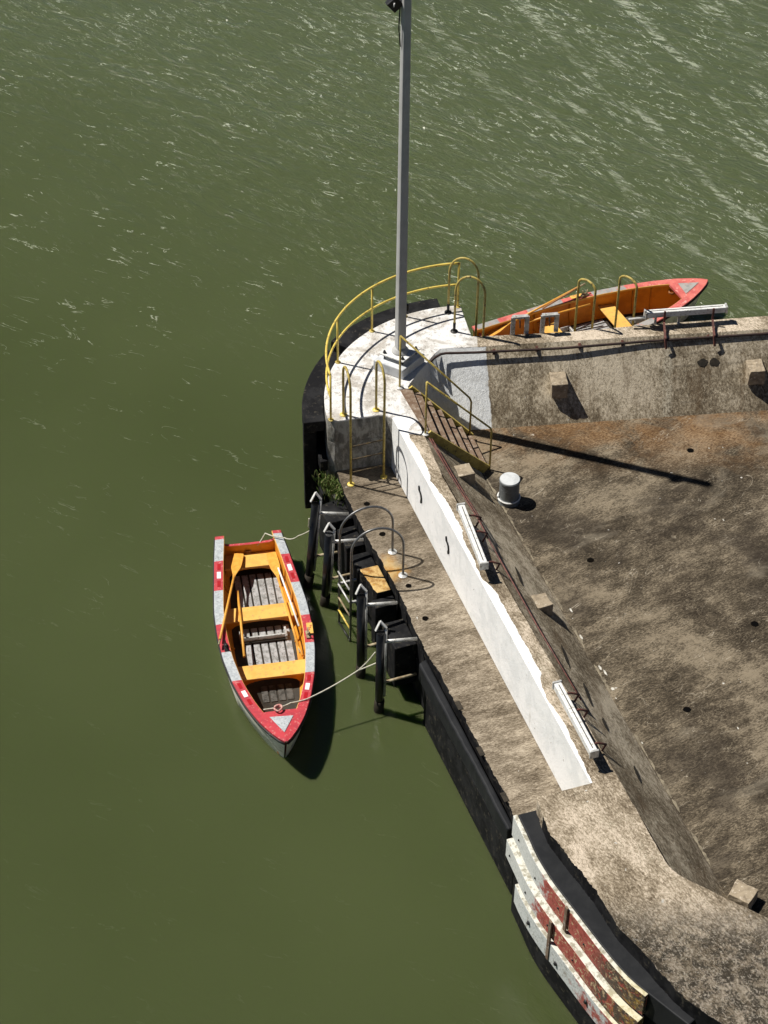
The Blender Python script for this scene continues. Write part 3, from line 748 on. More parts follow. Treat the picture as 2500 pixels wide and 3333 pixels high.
# bolts on the wales
bolts = [(.078, 2.2, 3), (.078, 2.12, 9), (.078, 2.2, 15), (.078, 2.15, 21), (.158, 1.7, 2), (.158, 1.65, 8), (.158, 1.7, 14), (.158, 1.66, 20), (.188, 1.2, 10), (.188, 1.15, 17), (.188, 1.2, 24)]
for of, zz, i in bolts:
    q = offs(cO, of)[i]; bm = bmesh.new(); bmesh.ops.create_uvsphere(bm, u_segments=8, v_segments=6, radius=.02 if of < .18 else .04, matrix=Matrix.Translation(z3(q, zz)))
    mesh('bolt', bm, black_m, cf)

# ================================================================= RAILINGS
RR = 2.92
def rarc(a0, a1, z, n=40): return [V((HC.x + RR * math.cos(a0 + (a1 - a0) * i / n), HC.y + RR * math.sin(a0 + (a1 - a0) * i / n), z)) for i in range(n + 1)]
aL = ang(P('h', 340, 1385, ZP)); aE = ang(P('h', 1285, 152, ZP + 1.07))
rail = empty('curved_railing', z3(onarc(R(150), RR), ZP), 'yellow curved two-rail safety railing round the edge of the pier head', 'railing')
bm = bmesh.new(); tube(bm, rarc(aL, aE, ZP + 1.07), .024, 10); mesh('top_rail', bm, yellow_m, rail)
bm = bmesh.new(); tube(bm, rarc(aL, aE, ZP + .55), .022, 10); mesh('middle_rail', bm, yellow_m, rail)
for a_, lab in ((aL, 0), (ang(P('h', 327, 940, ZP)), 0), (ang(P('h', 592, 690, ZP)), 0), (ang(P('h', 870, 590, ZP)), 0), (aE, 0)):
    q = V((HC.x + RR * math.cos(a_), HC.y + RR * math.sin(a_), ZP)); bm = bmesh.new(); tube(bm, [q, q + V((0, 0, 1.07))], .021, 8); po = mesh('post', bm, yellow_m, rail)
    bm = bmesh.new(); lathe(bm, q, [(.055, 0), (.055, .012), (.03, .02)], 12); mesh('foot_plate', bm, yellowd_m, po)

def hoop(bm, foot_in, foot_out, ztop, zlow, r=.022, bulge=None, lean=0.0):
    wid = (z3(foot_out, 0) - z3(foot_in, 0)).length; bu = bulge if bulge else wid / 2
    a_ = z3(foot_in, foot_in.z); b_ = z3(foot_in, ztop - bu); c_ = z3(foot_out, ztop - bu); d_ = z3(foot_out, zlow)
    tube(bm, [a_] + arc3(b_, c_, V((0, 0, bu)), 12) + [d_], r, 10)
rungd_m = m_simple('rusted_dark_rung', (.05, .035, .02), (.10, .07, .03), 9, .8)
# front ladder on the block face
fl_ = empty('yellow_ladder', z3(P('l', 850, 1850, ZL), ZL), 'old yellow ladder with two hoops at the step down from the pier head', 'ladder')
Li, Ri = P('l', 545, 988, ZP), P('l', 965, 928, ZP); Lo, Ro = P('l', 640, 1885, ZL), P('l', 1062, 1790, ZL)
for i_, o_, in ((Li, Lo), (Ri, Ro)):
    bm = bmesh.new(); hoop(bm, i_, o_, ZP + 1.30, ZL, .024); mesh('side_rail', bm, yellowd_m, fl_)
    bm = bmesh.new(); lathe(bm, i_, [(.07, 0), (.07, .015), (.035, .03)], 12); mesh('foot_plate', bm, yellow_m, fl_)
    bm = bmesh.new(); lathe(bm, z3(o_, ZL), [(.07, 0), (.07, .015), (.035, .03)], 12); mesh('foot_plate', bm, yellow_m, fl_)
for zz in (ZL + .3, ZL + .62, ZL + .94):
    bm = bmesh.new(); tube(bm, [z3(Lo, zz), z3(Ro, zz)], .013, 8); mesh('rung', bm, rungd_m, fl_)
# back hoops beside the far parapet
bl = empty('yellow_ladder', z3(P('h', 1250, 710, ZP), ZP), 'yellow double-hoop ladder on the far corner of the pier head', 'ladder')
i1_, i2_ = P('h', 1205, 562, ZP), P('h', 1252, 708, ZP)
od = (z3(P('h', 1475, 745, ZP), 0) - z3(i2_, 0)); 
o1_, o2_ = z3(i1_, ZP) + od, z3(i2_, ZP) + od
for i_, o_ in ((i1_, o1_), (i2_, o2_)):
    bm = bmesh.new(); hoop(bm, i_, o_, ZP + 1.38, .1, .023, bulge=.38); mesh('side_rail', bm, yellowd_m, bl)
    bm = bmesh.new(); lathe(bm, i_, [(.075, 0), (.075, .015), (.035, .03)], 12); tube(bm, [i_, z3(i_, ZP + .22)], .028, 8); mesh('foot_plate', bm, black_m, bl)
for zz in (2.2, 1.9, 1.6, 1.3, 1.0, .7, .4):
    bm = bmesh.new(); tube(bm, [z3(o1_, zz), z3(o2_, zz)], .015, 8); mesh('rung', bm, yellowd_m, bl)
# far parapet hoops
for k_, (xa, xb, yb, yt, lab) in enumerate(((752, 707, 345, 95, 'left'), (965, 922, 328, 78, 'right'))):
    pass
fh = empty('yellow_ladder', z3(P('f', 860, 340, ZP), ZP), 'yellow ladder with two narrow hoops rising over the far parapet beside the moored boat', 'ladder')
onf = V((-dfo.y, dfo.x, 0)); onf = -onf if onf.y < 0 else onf
tops = []
for (xi, yi) in ((754, 345), (963, 328)):
    a_ = P('f', xi, yi, ZP); b_ = a_ + onf * .34 - dfo * .26
    bm = bmesh.new(); hoop(bm, a_, b_, ZP + 1.05, .1, .024, bulge=.15); mesh('side_rail', bm, yellowd_m, fh); tops.append(b_)
for zz in (2.3, 2.0, 1.7, 1.4, 1.1, .8, .5):
    bm = bmesh.new(); tube(bm, [z3(tops[0], zz), z3(tops[1], zz)], .015, 8); mesh('rung', bm, yellowd_m, fh)

# grey steel ladder over the ledge
gl = empty('steel_ladder', z3(P('p', 960, 790, ZL), ZL), 'grey steel ladder with tall hoops going from the ledge into the water', 'ladder')
gi = [P('p', 905, 682, ZL), P('p', 1000, 892, ZL)]; go = [P('p', 422, 1330, -.05), P('p', 522, 1500, -.05)]
gt = [P('p', 462, 560, 2.1), P('p', 570, 700, 2.1)]
for i_, o_, kx in ((gi[0], go[0], 0), (gi[1], go[1], 1)):
    top_out = z3(o_, 2.25) + V((.035, -.0, 0))
    b_ = z3(i_, 2.25)
    pts = [i_] + arc3(b_, top_out, V((0, 0, .50)), 16) + [z3(o_, -.5)]
    bm = bmesh.new(); tube(bm, pts, .022, 10); mesh('side_rail', bm, steel_m, gl)
    bm = bmesh.new(); lathe(bm, i_, [(.085, 0), (.085, .012), (.04, .035)], 14); mesh('foot_plate', bm, silver_m, gl)
for zz, mt in ((1.32, silver_m), (1.0, silver_m), (.66, rustbar_m), (.33, yellow_m), (.02, black_m)):
    bm = bmesh.new(); tube(bm, [z3(go[0], zz), z3(go[1], zz)], .018, 8); mesh('rung', bm, mt, gl)
bm = bmesh.new(); q0 = z3(go[0], 1.0); q1 = z3(go[1], 1.0)
bar(bm, q0, q0 + (-nL) * .55, .04, .04); mesh('wall_bracket', bm, silver_m, gl); bm = bmesh.new(); bar(bm, q1, q1 + (-nL) * .35, .04, .04); mesh('wall_bracket', bm, silver_m, gl)

# ================================================================= STAIRS
st = empty('steel_stairs', z3(P('h', 1430, 1700, ZL), ZL), 'short steel stairs with yellow handrails and worn brown treads down to the sunken floor', 'stairs')
sA0, sA1 = P('h', 900, 1150, ZP), P('h', 1372, 1540, ZL)         # far stringer
sB0, sB1 = P('h', 1045, 1500, ZP), P('h', 1500, 1790, ZL)        # near stringer
for a_, b_, w_, mt in ((sA0, sA1, .05, yellow_m), (sB0, sB1, .05, yellowd_m)):
    bm = bmesh.new(); bar(bm, a_ + V((0, 0, .0)), b_ + V((0, 0, .06)), .045, .2); mesh('stringer', bm, mt, st, bevel=.005)
nT = 6
for i in range(nT):
    t = (i + .55) / nT; p0 = sA0.lerp(sA1, t); p1 = sB0.lerp(sB1, t); dd = (p1 - p0); dd.z = 0; run = V((dd.y, -dd.x, 0)).normalized()
    run = -run if run.x < 0 else run
    c = (p0 + p1) / 2; bm = bmesh.new()
    obox(bm, c + V((0, 0, .03)), dd * .47, run * .115, V((0, 0, .018))); mesh('tread', bm, plank_m, st, bevel=.006)
    if i % 2 == 0:
        pass
def hrail(foot0, top0, foot1, h0, h1, extra):
    bm = bmesh.new(); f0 = foot0; f1 = foot1
    t0 = f0 + V((0, 0, h0)); t1 = f1 + V((0, 0, h1))
    d_ = (t1 - t0).normalized(); k1 = t1 - V((0, 0, .0))
    tube(bm, [f0 + V((0, 0, h0 - .0)), t1 - d_ * .05, t1 + V((0, 0, -.06)), f1], .02, 8); mesh('handrail', bm, yellowd_m, st)
    bm = bmesh.new(); tube(bm, [f0, t0], .02, 8); mesh('post', bm, yellowd_m, st)
    bm = bmesh.new(); m0, m1 = f0 + V((0, 0, h0 * .5)), f1 + V((0, 0, h1 * .55)); tube(bm, [m0, m1], .016, 8); 
    if extra: mesh('middle_rail', bm, yellowd_m, st)
    else: bm.free()
hrail(P('h', 832, 1142, ZP), None, P('h', 1370, 1545, ZL), 1.24, 1.02, False)
hrail(P('h', 1030, 1500, ZP), None, P('h', 1525, 1775, ZL), 1.24, 1.02, False)
for q in (P('h', 832, 1142, ZP), P('h', 1030, 1500, ZP)):
    bm = bmesh.new(); lathe(bm, q, [(.075, 0), (.075, .018), (.04, .03)], 10); mesh('foot_plate', bm, silver_m, st)
bm = bmesh.new()
prism(bm, [V((P('h', 835, 1165, ZP))[:2]), V((P('h', 925, 1150, ZP))[:2]), V((P('h', 1060, 1490, ZP))[:2]), V((P('h', 1000, 1440, ZP))[:2])], ZP + .002, ZP + .02)
mesh('landing_plate', bm, plank_m, st, bevel=.004)

# ================================================================= LAMP POLE
pe = P('q', 90, 1400, 2.98), P('q', 705, 1620, 2.98), P('q', 1160, 1265, 2.98)
pc0, pc1, pc2 = [V(p[:2]) for p in pe]; pc3 = pc0 + (pc2 - pc1)
ped = empty('lamp_pedestal', z3((pc0 + pc2) / 2, ZP), 'low painted concrete pedestal under the lamp pole', 'pedestal')
bm = bmesh.new(); prism(bm, [pc0, pc1, pc2, pc3], ZP + .002, 2.98); mesh('block', bm, stone_m, ped, bevel=.02)
pole = empty('lamp_pole', P('q', 650, 1215, 3.1), 'tall grey square lamp pole bolted to the pedestal on the pier head', 'lamp pole')
PB = WLOC[pole.name]
e1 = z3(pc1 - pc0, 0).normalized(); e2 = z3(pc2 - pc1, 0).normalized()
bm = bmesh.new(); obox(bm, PB + V((0, 0, -.015)), e1 * .26, e2 * .27, V((0, 0, .014))); mesh('base_plate', bm, whitebox_m, pole, bevel=.006)
for sx in (-1, 1):
    for sy in (-1, 1):
        q = PB + e1 * .2 * sx + e2 * .21 * sy; bm = bmesh.new(); tube(bm, [V((q.x, q.y, 2.975)), q + V((0, 0, .06))], .018, 8); lathe(bm, q, [(.032, 0), (.032, .03)], 6); mesh('anchor_bolt', bm, black_m, pole)
bm = bmesh.new(); lathe(bm, PB, [(.17, 0), (.165, .03), (.12, .09)], 20); mesh('base_collar', bm, polegrey_m, pole)
HP = 8.05; hw = .089
yaw = R(25)
ex, ey = V((math.cos(yaw), math.sin(yaw), 0)), V((-math.sin(yaw), math.cos(yaw), 0))
bm = bmesh.new(); ring = []
for zz, s_ in ((0, 1.0), (HP, .80)):
    ring.append([])
    for qx, qy in ((1, 1), (-1, 1), (-1, -1), (1, -1)):
        for k in range(5):
            a0_ = math.atan2(qy, qx) - math.pi / 4 + k * math.pi / 8; cr_ = .030
            ring[-1].append(bm.verts.new(PB + ex * s_ * (qx * (hw - cr_) + cr_ * math.cos(a0_)) + ey * s_ * (qy * (hw - cr_) + cr_ * math.sin(a0_)) + V((0, 0, zz))))
n = len(ring[0])
for k in range(n): bm.faces.new((ring[0][k], ring[0][(k + 1) % n], ring[1][(k + 1) % n], ring[1][k]))
bm.faces.new(ring[1]); bm.faces.new(ring[0][::-1])
mesh('mast', bm, polegrey_m, pole, smooth=True, ang=40)
bm = bmesh.new(); q = PB + ex * .11 + V((0, 0, 1.02)); obox(bm, q, ex * .035, ey * .05, V((0, 0, .075))); mesh('junction_box', bm, black_m, pole, bevel=.01)
# floodlight and cable near the top
fp = PB + V((-.20, 0, 7.40))
bm = bmesh.new(); axd = V((-.8, .1, -.35)).normalized(); 
obox(bm, fp, V((.08, .02, .07)), V((-.02, .06, 0)), V((-.07, -.02, .085)))
lamp = mesh('floodlight', bm, black_m, pole, bevel=.015)
bm = bmesh.new(); tube(bm, [fp + V((.0, -.09, .05)), fp + V((-.01, -.09, -.02))], .012, 6); mesh('bolt', bm, whitebox_m, lamp)
bm = bmesh.new(); tube(bm, [fp + V((.05, .03, .1)), PB + V((-.05, 0, 7.6))], .02, 6); tube(bm, [fp + V((.1, .02, .05)), PB + V((-.12, -.03, 6.95)), PB + V((-.09, -.03, 6.6))], .012, 6); mesh('lamp_arm', bm, black_m, pole)

# ================================================================= BOLLARD
bp = (P('r', 258, 462, ZL) + V((0, 0.0, 0))); bp.z = ZL
bo = empty('bollard', bp, 'short round grey bollard standing on the sunken floor by the stairs', 'bollard')
bm = bmesh.new(); lathe(bm, bp, [(.215, 0), (.215, .09), (.205, .11), (.19, .12), (.19, .47), (.2, .48), (.2, .525), (.19, .535)], 32); mesh('drum', bm, boll_m, bo, smooth=True)
bm = bmesh.new(); lathe(bm, bp, [(.19, .536), (.185, .547), (.05, .55)], 32); mesh('cap', bm, bollt_m, bo)
bm = bmesh.new(); lathe(bm, bp, [(.218, .088), (.226, .1), (.218, .112)], 32); mesh('band', bm, whitebox_m, bo)

# ================================================================= LIGHT HOUSINGS ON PARAPETS
def housing(a_, b_, z, label, wid=.125, hei=.13, arms=(), armm=conduit_m, frame_dir=None):
    a_, b_ = z3(a_, z), z3(b_, z); d_ = (b_ - a_).normalized(); n_ = V((-d_.y, d_.x, 0))
    t = empty('light_housing', z3((a_ + b_) / 2, ZP), label, 'light fixture', 'long white light housings on the parapets')
    bm = bmesh.new(); bar(bm, a_, b_, wid, hei); mesh('housing', bm, whitebox_m, t, bevel=.012)
    bm = bmesh.new(); bar(bm, a_ + V((0, 0, hei / 2 + .003)) + d_ * .05, b_ + V((0, 0, hei / 2 + .003)) - d_ * .05, .012, .006); mesh('seam', bm, black_m, t)
    for e_, s_ in ((a_, -1), (b_, 1)):
        bm = bmesh.new(); obox(bm, e_ + d_ * s_ * .02, d_ * .018, n_ * (wid / 2 + .015), V((0, 0, hei / 2 + .015))); mesh('end_cap', bm, silver_m, t, bevel=.006)
    return t, a_, b_, d_, n_
def arms(t, a_, d_, n_, poss, r=.02):
    for s_ in poss:
        q = a_ + d_ * s_; bm = bmesh.new()
        tube(bm, [q + n_ * .02 + V((0, 0, -.1)), q + n_ * .2 + V((0, 0, -.12)), q + n_ * .34 + V((0, 0, -.2)), z3(q, ZP) + n_ * .22 + V((0, 0, -.15))], r, 6)
        mesh('bracket', bm, conduit_m, t)
t, a_, b_, d_, n_ = housing(P('w', 505, 205, 3.08), P('w', 655, 560, 3.16), 3.08, 'long white light housing on the left parapet nearest the stairs')
n_ = n_ if n_.x > 0 else -n_; arms(t, a_, d_, n_, (.12, .55, 1.35))
t, a_, b_, d_, n_ = housing(P('w', 1135, 1370, 3.08), P('w', 1375, 1790, 3.16), 3.08, 'long white light housing on the left parapet beside the lower end of the white paint')
n_ = n_ if n_.x > 0 else -n_; arms(t, a_, d_, n_, (.12, .5, 1.25))
ha, hb = P('f', 1035, 262, 3.1), P('f', 1440, 232, 3.1)
t, a_, b_, d_, n_ = housing(ha, hb, 3.05, 'long white light housing held out over the far parapet by dark red bars')
for x_ in (1125, 1375):
    q = P('f', x_, 300 - (x_ - 1125) * .06, 2.95); bm = bmesh.new(); fo = P('f', x_ + 10, 452 - (x_ - 1125) * .06, 2.58)
    bar(bm, q + V((0, 0, .2)), q + V((0, -.02, -.05)), .04, .03); bar(bm, q + V((0, -.02, -.05)), z3(q, 2.78) + V((0, -.42, 0)), .04, .04)
    bar(bm, z3(q, 2.78) + V((0, -.42, 0)), fo, .04, .03); mesh('bracket', bm, conduit_m, t)
for x_ in (1080, 1200):
    q = P('f', x_, 300, 2.85); bm = bmesh.new(); bar(bm, z3(q, ZP), z3(q, 2.97), .05, .05); mesh('support', bm, silver_m, t)
bm = bmesh.new(); bar(bm, a_ + V((-.35, -.05, -.1)), a_ + V((.4, .0, -.02)), .05, .03); mesh('support', bm, silver_m, t)

# small U frames by the far parapet
def uframe(x, y, lab):
    q = P('f', x, y, ZP); t = empty('pipe_frame', q, lab, 'bracket', 'small steel frames on the far parapet'); bm = bmesh.new()
    w_ = .14; hh = .42
    for s_ in (-1, 1): bar(bm, q + dfo * s_ * w_, q + dfo * s_ * w_ + V((0, 0, hh)), .045, .09)
    mesh('side', bm, silver_m, t, bevel=.005); bm = bmesh.new(); bar(bm, q - dfo * (w_ + .02) + V((0, 0, hh)), q + dfo * (w_ + .02) + V((0, 0, hh)), .09, .05)
    mesh('top', bm, silver_m, t, bevel=.005); bm = bmesh.new(); bar(bm, q + V((0, .02, .2)) - dfo * .0, q + V((0, .02, .30)), .2, .02); mesh('inset', bm, black_m, t)
uframe(380, 374, 'small pale steel frame on the far parapet, the one nearer the pier head')
uframe(532, 364, 'small pale steel frame on the far parapet, the one nearer the yellow hoops')

# stone blocks / loose rocks
# ================================================================= PILES
pil = empty('mooring_pile', (0, 0, 0), 'x', 'pile')
def tubeL(name, pts, r, m, par, n=10):
    bm = bmesh.new(); tube(bm, pts, r, n); return mesh(name, bm, m, par, local=True)
pileT = [P('p', 213, 235, 2.05), P('p', 335, 505, 2.05), P('p', 622, 1070, 2.05), P('p', 800, 1400, 2.05)]
pileB = [P('p', 148, 980, 0), P('p', 295, 1150, 0), P('p', 618, 1790, 0), P('p', 782, 2105, 0)]
pil.location = z3(pileB[3], 0); WLOC[pil.name] = z3(pileB[3], 0)
tubeL('sleeve', [V((0, 0, -.8)), V((0, 0, .3)), V((0, 0, 2.03))], .074, pilem, pil, 18)
bm = bmesh.new(); lathe(bm, (0, 0, 2.03), [(.074, 0), (.05, .0), (.05, -.12)], 18); mesh('rim', bm, steel_m, pil, local=True)
inn = -nL
tubeL('marine_growth', [V((0, 0, -.3)), V((0, 0, .05)), V((.01, 0, .28))], .092, dark_m, pil, 12)
gr = tubeL('guide_rail', [inn * .10 + V((0, 0, .35)), inn * .10 + V((0, 0, 2.08))], .024, silver_m, pil, 8)
bm = bmesh.new(); bar(bm, inn * .11 + V((0, 0, 2.10)), inn * .02 + V((-.03, .06, 2.24)), .05, .02); bar(bm, inn * .02 + V((-.03, .06, 2.24)), V((-.09, .02, 2.05)), .04, .02)
mesh('top_bracket', bm, whitebox_m, pil, local=True)
tubeL('upper_strut', [inn * .08 + V((0, 0, 1.78)), inn * .68 + V((0, 0, 1.64))], .034, silver_m, pil, 12)
tubeL('lower_strut', [inn * .08 + V((0, 0, .72)), inn * .70 + V((0, 0, .72))], .028, rustbar_m, pil, 10)
plabs = ['black mooring pile with silver strut, farthest up beside the weeds', 'black mooring pile with silver strut standing just left of the grey ladder hoops',
         'black mooring pile with silver strut standing just right of the grey ladder', 'black mooring pile nearest the camera where the boat rope ends']
pil['label'] = plabs[3]; pil['group'] = 'black mooring piles along the ledge'
for i in (2, 1, 0):
    dup(pil, z3(pileB[i], 0), None, plabs[i])
for o_, i in ((pil, 3),):
    pass
piles = [o for o in COL.objects if o.name.startswith('mooring_pile')]
for o_ in piles:
    i = min(range(4), key=lambda i: (z3(pileB[i], 0) - o_.location).length)
    d_ = pileT[i] - z3(pileB[i], 0); rx = -math.atan2(d_.y, d_.z); ry = math.atan2(d_.x, d_.z); o_.rotation_euler = (rx, ry, 0)

# weeds
wq = P('l', 380, 1880, 1.45)
bm = bmesh.new()
for i in range(620):
    c = wq + V((random.gauss(0, .09), random.gauss(0, .17) - .03, 0)); c.x += (wq.y - c.y) * .35; h_ = random.uniform(.01, .07); a_ = random.uniform(0, 6.28); le = random.uniform(.02, .09)
    w_ = random.uniform(.008, .028); tp = c + V((math.cos(a_) * le, math.sin(a_) * le, h_)); s_ = V((-math.sin(a_), math.cos(a_), 0)) * w_
    c.z -= .1
    m_ = c.lerp(tp, .55) + V((0, 0, .02)); bm.faces.new([bm.verts.new(v) for v in (c, m_ - s_, tp, m_ + s_)])
weed_m = m_simple('weed_leaves', (.13, .21, .045), (.24, .22, .10), 14, .7, 0, .1, c3=(.06, .11, .02))
g = grounded('weeds', bm, weed_m, z3(wq, 1.33), 'green weeds growing on the black ledge block under the pier head', 'weeds')

# ================================================================= BOATS
HWS = [(0, .635), (.6, .72), (1.3, .80), (1.9, .865), (2.5, .875), (3.13, .84), (3.8, .735), (4.4, .58), (4.86, .405), (5.2, .225), (5.38, .10), (5.455, .02)]
BL = 5.47
def hw_(y):
    for (a0_, b0_), (a1_, b1_) in zip(HWS, HWS[1:]):
        if y <= a1_: 
            t = (y - a0_) / (a1_ - a0_); return b0_ + (b1_ - b0_) * t
    return .02
def hws(y):  # smoothed
    return (hw_(max(0, y - .12)) + 2 * hw_(y) + hw_(min(5.455, y + .12))) / 4 if y < 5.3 else hw_(y)
def sheer(y):
    t = y / BL; return .68 - .11 * 4 * t * (1 - t) + .12 * t * t
GW = [(0, .18), (2.5, .175), (3.8, .18), (4.7, .22)]
def gw(y): return .18 if y < 4 else .18 + (y - 4) * .03
def make_boat(label, loc, rot):
    t = empty('rowing_boat', loc, label, 'rowing boat', 'orange rowing boats moored at the pier', rot)
    ys = [BL * .998 * i / 56 for i in range(57)]
    # outer hull
    bm = bmesh.new(); rows = []
    for y in ys:
        w = hws(y); s = sheer(y); bw = max(0.0, 1 - max(0, (y - 3.8)) / 1.7); yy = y
        sec = [(w - .012, s - .05), (w * .985, s - .12), (w * (.965 * bw + .86 * (1 - bw)), s * .5), (w * (.90 * bw + .66 * (1 - bw)), .0), (w * (.6 * bw + .3 * (1 - bw)), -.12), (0, -.17)]
        rows.append([bm.verts.new((sx * x_, yy - (y / BL) ** 4 * .42 * max(0, (s - z_)) , z_)) for sx in (1,) for x_, z_ in sec] + [bm.verts.new((-x_, yy - (y / BL) ** 4 * .42 * max(0, (s - z_)), z_)) for x_, z_ in sec[-2::-1]])
    for i in range(len(rows) - 1):
        for k in range(len(rows[0]) - 1):
            bm.faces.new((rows[i][k], rows[i][k + 1], rows[i + 1][k + 1], rows[i + 1][k]))
    mesh('hull', bm, hullw_m, t, local=True, smooth=True, ang=50)
    # rubbing strip
    bm = bmesh.new()
    for sx in (1, -1): tube(bm, [V((sx * (hws(y) + .004), y, sheer(y) - .06)) for y in ys], .024, 6)
    mesh('rubbing_strip', bm, rubber_m, t, local=True)
    # inner skin
    bm = bmesh.new(); rows = []
    yi = [y for y in ys if y <= 5.15] 
    for y in yi:
        w = max(.03, hws(y) - min(gw(y), .2) + .02); s = sheer(y)
        sec = [(w, s - .03), (w * .99, .3), (w * .93, .12), (w * .8, .03), (0, .018)]
        rows.append([bm.verts.new((x_, y, z_)) for x_, z_ in sec] + [bm.verts.new((-x_, y, z_)) for x_, z_ in sec[-2::-1]])
    for i in range(len(rows) - 1):
        for k in range(len(rows[0]) - 1):
            f = bm.faces.new((rows[i][k], rows[i][k + 1], rows[i + 1][k + 1], rows[i + 1][k])); f.material_index = 1 if k in (3, 4) else 0
    mesh('inner_planking', bm, [orange2_m, dark_m], t, local=True, smooth=True, ang=60)
    # gunwale, with its painted bands
    def band(y, side): 
        for y0, y1, m_ in ((-1, .05, 0), (.05, .61, 1), (.61, 1.37, 0), (1.37, 2.25, 1), (2.25, 2.98, 0), (2.98, 3.75, 1), (3.75, 9, 0)):
            if y0 <= y < y1: return m_
    yg = sorted(set([round(v, 4) for v in [-.03 + i * (4.66 + .03) / 60 for i in range(61)]] + [.05, .61, 1.37, 2.25, 2.98, 3.75]))
    for sx in (1, -1):
        bm = bmesh.new(); rows = []
        for y in yg:
            y_ = max(0, y); w = hws(y_); g_ = gw(y_); s = sheer(y_)
            rows.append([bm.verts.new((sx * x_, y, z_)) for x_, z_ in ((w, s - .045), (w, s - .008), (w - .01, s), (w - g_ + .01, s + .004), (w - g_, s - .004), (w - g_, s - .045))])
        for i in range(len(rows) - 1):
            m_ = band((yg[i] + yg[i + 1]) / 2, sx)
            for k in range(6):
                f = bm.faces.new((rows[i][k], rows[i][(k + 1) % 6], rows[i + 1][(k + 1) % 6], rows[i + 1][k])); f.material_index = m_ if k < 3 else (2 if k == 3 or k == 4 else m_)
        bm.faces.new(rows[0]).material_index = 0; bm.faces.new(rows[-1]).material_index = 0
        mesh('gunwale', bm, [red_m, grey_m, orange_m], t, local=True)
    # foredeck
    yd = [4.655 + (BL * .998 - 4.655) * i / 14 for i in range(15)]
    bm = bmesh.new(); top = []; lo = []
    for y in yd:
        w = hws(y); s = sheer(y); top.append((bm.verts.new((w, y, s)), bm.verts.new((0, y, s + .012)), bm.verts.new((-w, y, s)))); lo.append((bm.verts.new((w, y, s - .045)), bm.verts.new((-w, y, s - .045))))
    for i in range(len(yd) - 1):
        for k in (0, 1): bm.faces.new((top[i][k], top[i][k + 1], top[i + 1][k + 1], top[i + 1][k]))
        bm.faces.new((top[i][0], top[i + 1][0], lo[i + 1][0], lo[i][0])); bm.faces.new((top[i][2], top[i + 1][2], lo[i + 1][1], lo[i][1]))
    bm.faces.new((top[0][0], top[0][1], top[0][2], lo[0][1], lo[0][0]))
    fd = mesh('foredeck', bm, red_m, t, local=True)
    bm = bmesh.new(); bm.faces.new([bm.verts.new(v) for v in ((.205, 4.80, sheer(4.8) + .016), (-.21, 4.83, sheer(4.83) + .016), (0.0, 5.24, sheer(5.24) + .022))])
    mesh('painted_triangle', bm, grey_m, fd, local=True)
    # square markings on the red bands
    def mark(sx, y, ln, m_, wd=.075, nm='reflective_square', dz=.008, extra=0):
        w = hws(y) - gw(y) / 2 + extra; dwy = (hws(y + .1) - hws(y - .1)) / .2; d = V((sx * dwy, 1, (sheer(y + .1) - sheer(y - .1)) / .2)).normalized(); n_ = d.cross(V((0, 0, 1))).normalized()
        bm = bmesh.new(); obox(bm, V((sx * w, y, sheer(y) + dz - .004)), d * ln / 2, n_ * wd / 2, V((0, 0, .004))); mesh(nm, bm, m_, t, local=True)
    for sx in (1, -1):
        for y in (.98, 4.12):
            mark(sx, y, .17, wmark_m); mark(sx, y - .22, .15, dred_m, .06); mark(sx, y + .22, .15, dred_m, .06)
    mark(-1, 2.62, .28, orange_m, .11, 'registration_plate', .012, .04)
    bm = bmesh.new(); wpl = hws(2.62) - gw(2.62) / 2 + .04
    # worn digits on the plate
    for q in ((-.02, -.05), (.0, 0), (.02, .05)):
        obox(bm, V((-wpl + q[0], 2.62 + q[1], sheer(2.62) + .0165)), V((.018, .0, 0)), V((0, .006, 0)), V((0, 0, .001)))
        obox(bm, V((-wpl - .012 + q[0], 2.62 + q[1] - .015, sheer(2.62) + .0165)), V((.004, .0, 0)), V((0, .016, 0)), V((0, 0, .001)))
    mesh('plate_characters', bm, red_m, t, local=True)
    mark(-1, 2.79, .035, black_m, .11, 'plate_edge', .01, .03)
    # transom
    bm = bmesh.new(); w0 = hws(.1) - .03
    prof = [(-w0, .63), (-w0 + .1, .58), (-.38, .53), (0, .52), (.38, .53), (w0 - .1, .58), (w0, .63), (w0 * .9, .2), (w0 * .7, -.05), (0, -.14), (-w0 * .7, -.05), (-w0 * .9, .2)]
    A_ = [bm.verts.new((x_, .06, z_)) for x_, z_ in prof]; B2 = [bm.verts.new((x_, .115, z_)) for x_, z_ in prof]
    bm.faces.new(A_); bm.faces.new(B2[::-1])
    for i in range(len(prof)):
        f = bm.faces.new((A_[i], A_[(i + 1) % len(prof)], B2[(i + 1) % len(prof)], B2[i])); f.material_index = 1 if i < 6 else 0
    mesh('transom', bm, [orange2_m, red_m], t, local=True)
    # seats
    def seat(y0, y1, z, nm='thwart', trim=0.0):
        bm = bmesh.new(); a0_ = hws(y0) - gw(y0) - trim; a1_ = hws(y1) - gw(y1) - trim
        prism(bm, [(-a0_, y0), (a0_, y0), (a1_, y1), (-a1_, y1)], z - .035, z); s_ = mesh(nm, bm, orange_m, t, local=True, bevel=.008)
        # arched knee panel below the seat
        bm = bmesh.new(); yk = y1 - .05; wq_ = hws(yk) - gw(yk) - trim - .01; N_ = 16; up = []; dn = []
        for i in range(N_ + 1):
            x_ = -wq_ + 2 * wq_ * i / N_; e_ = abs(x_) / (wq_ * .86); zl = .06 if e_ >= 1 else .06 + (z - .035 - .06 - .035) * math.sqrt(1 - e_ ** 2.4)
            up.append((x_, z - .036)); dn.append((x_, min(zl, z - .06)))
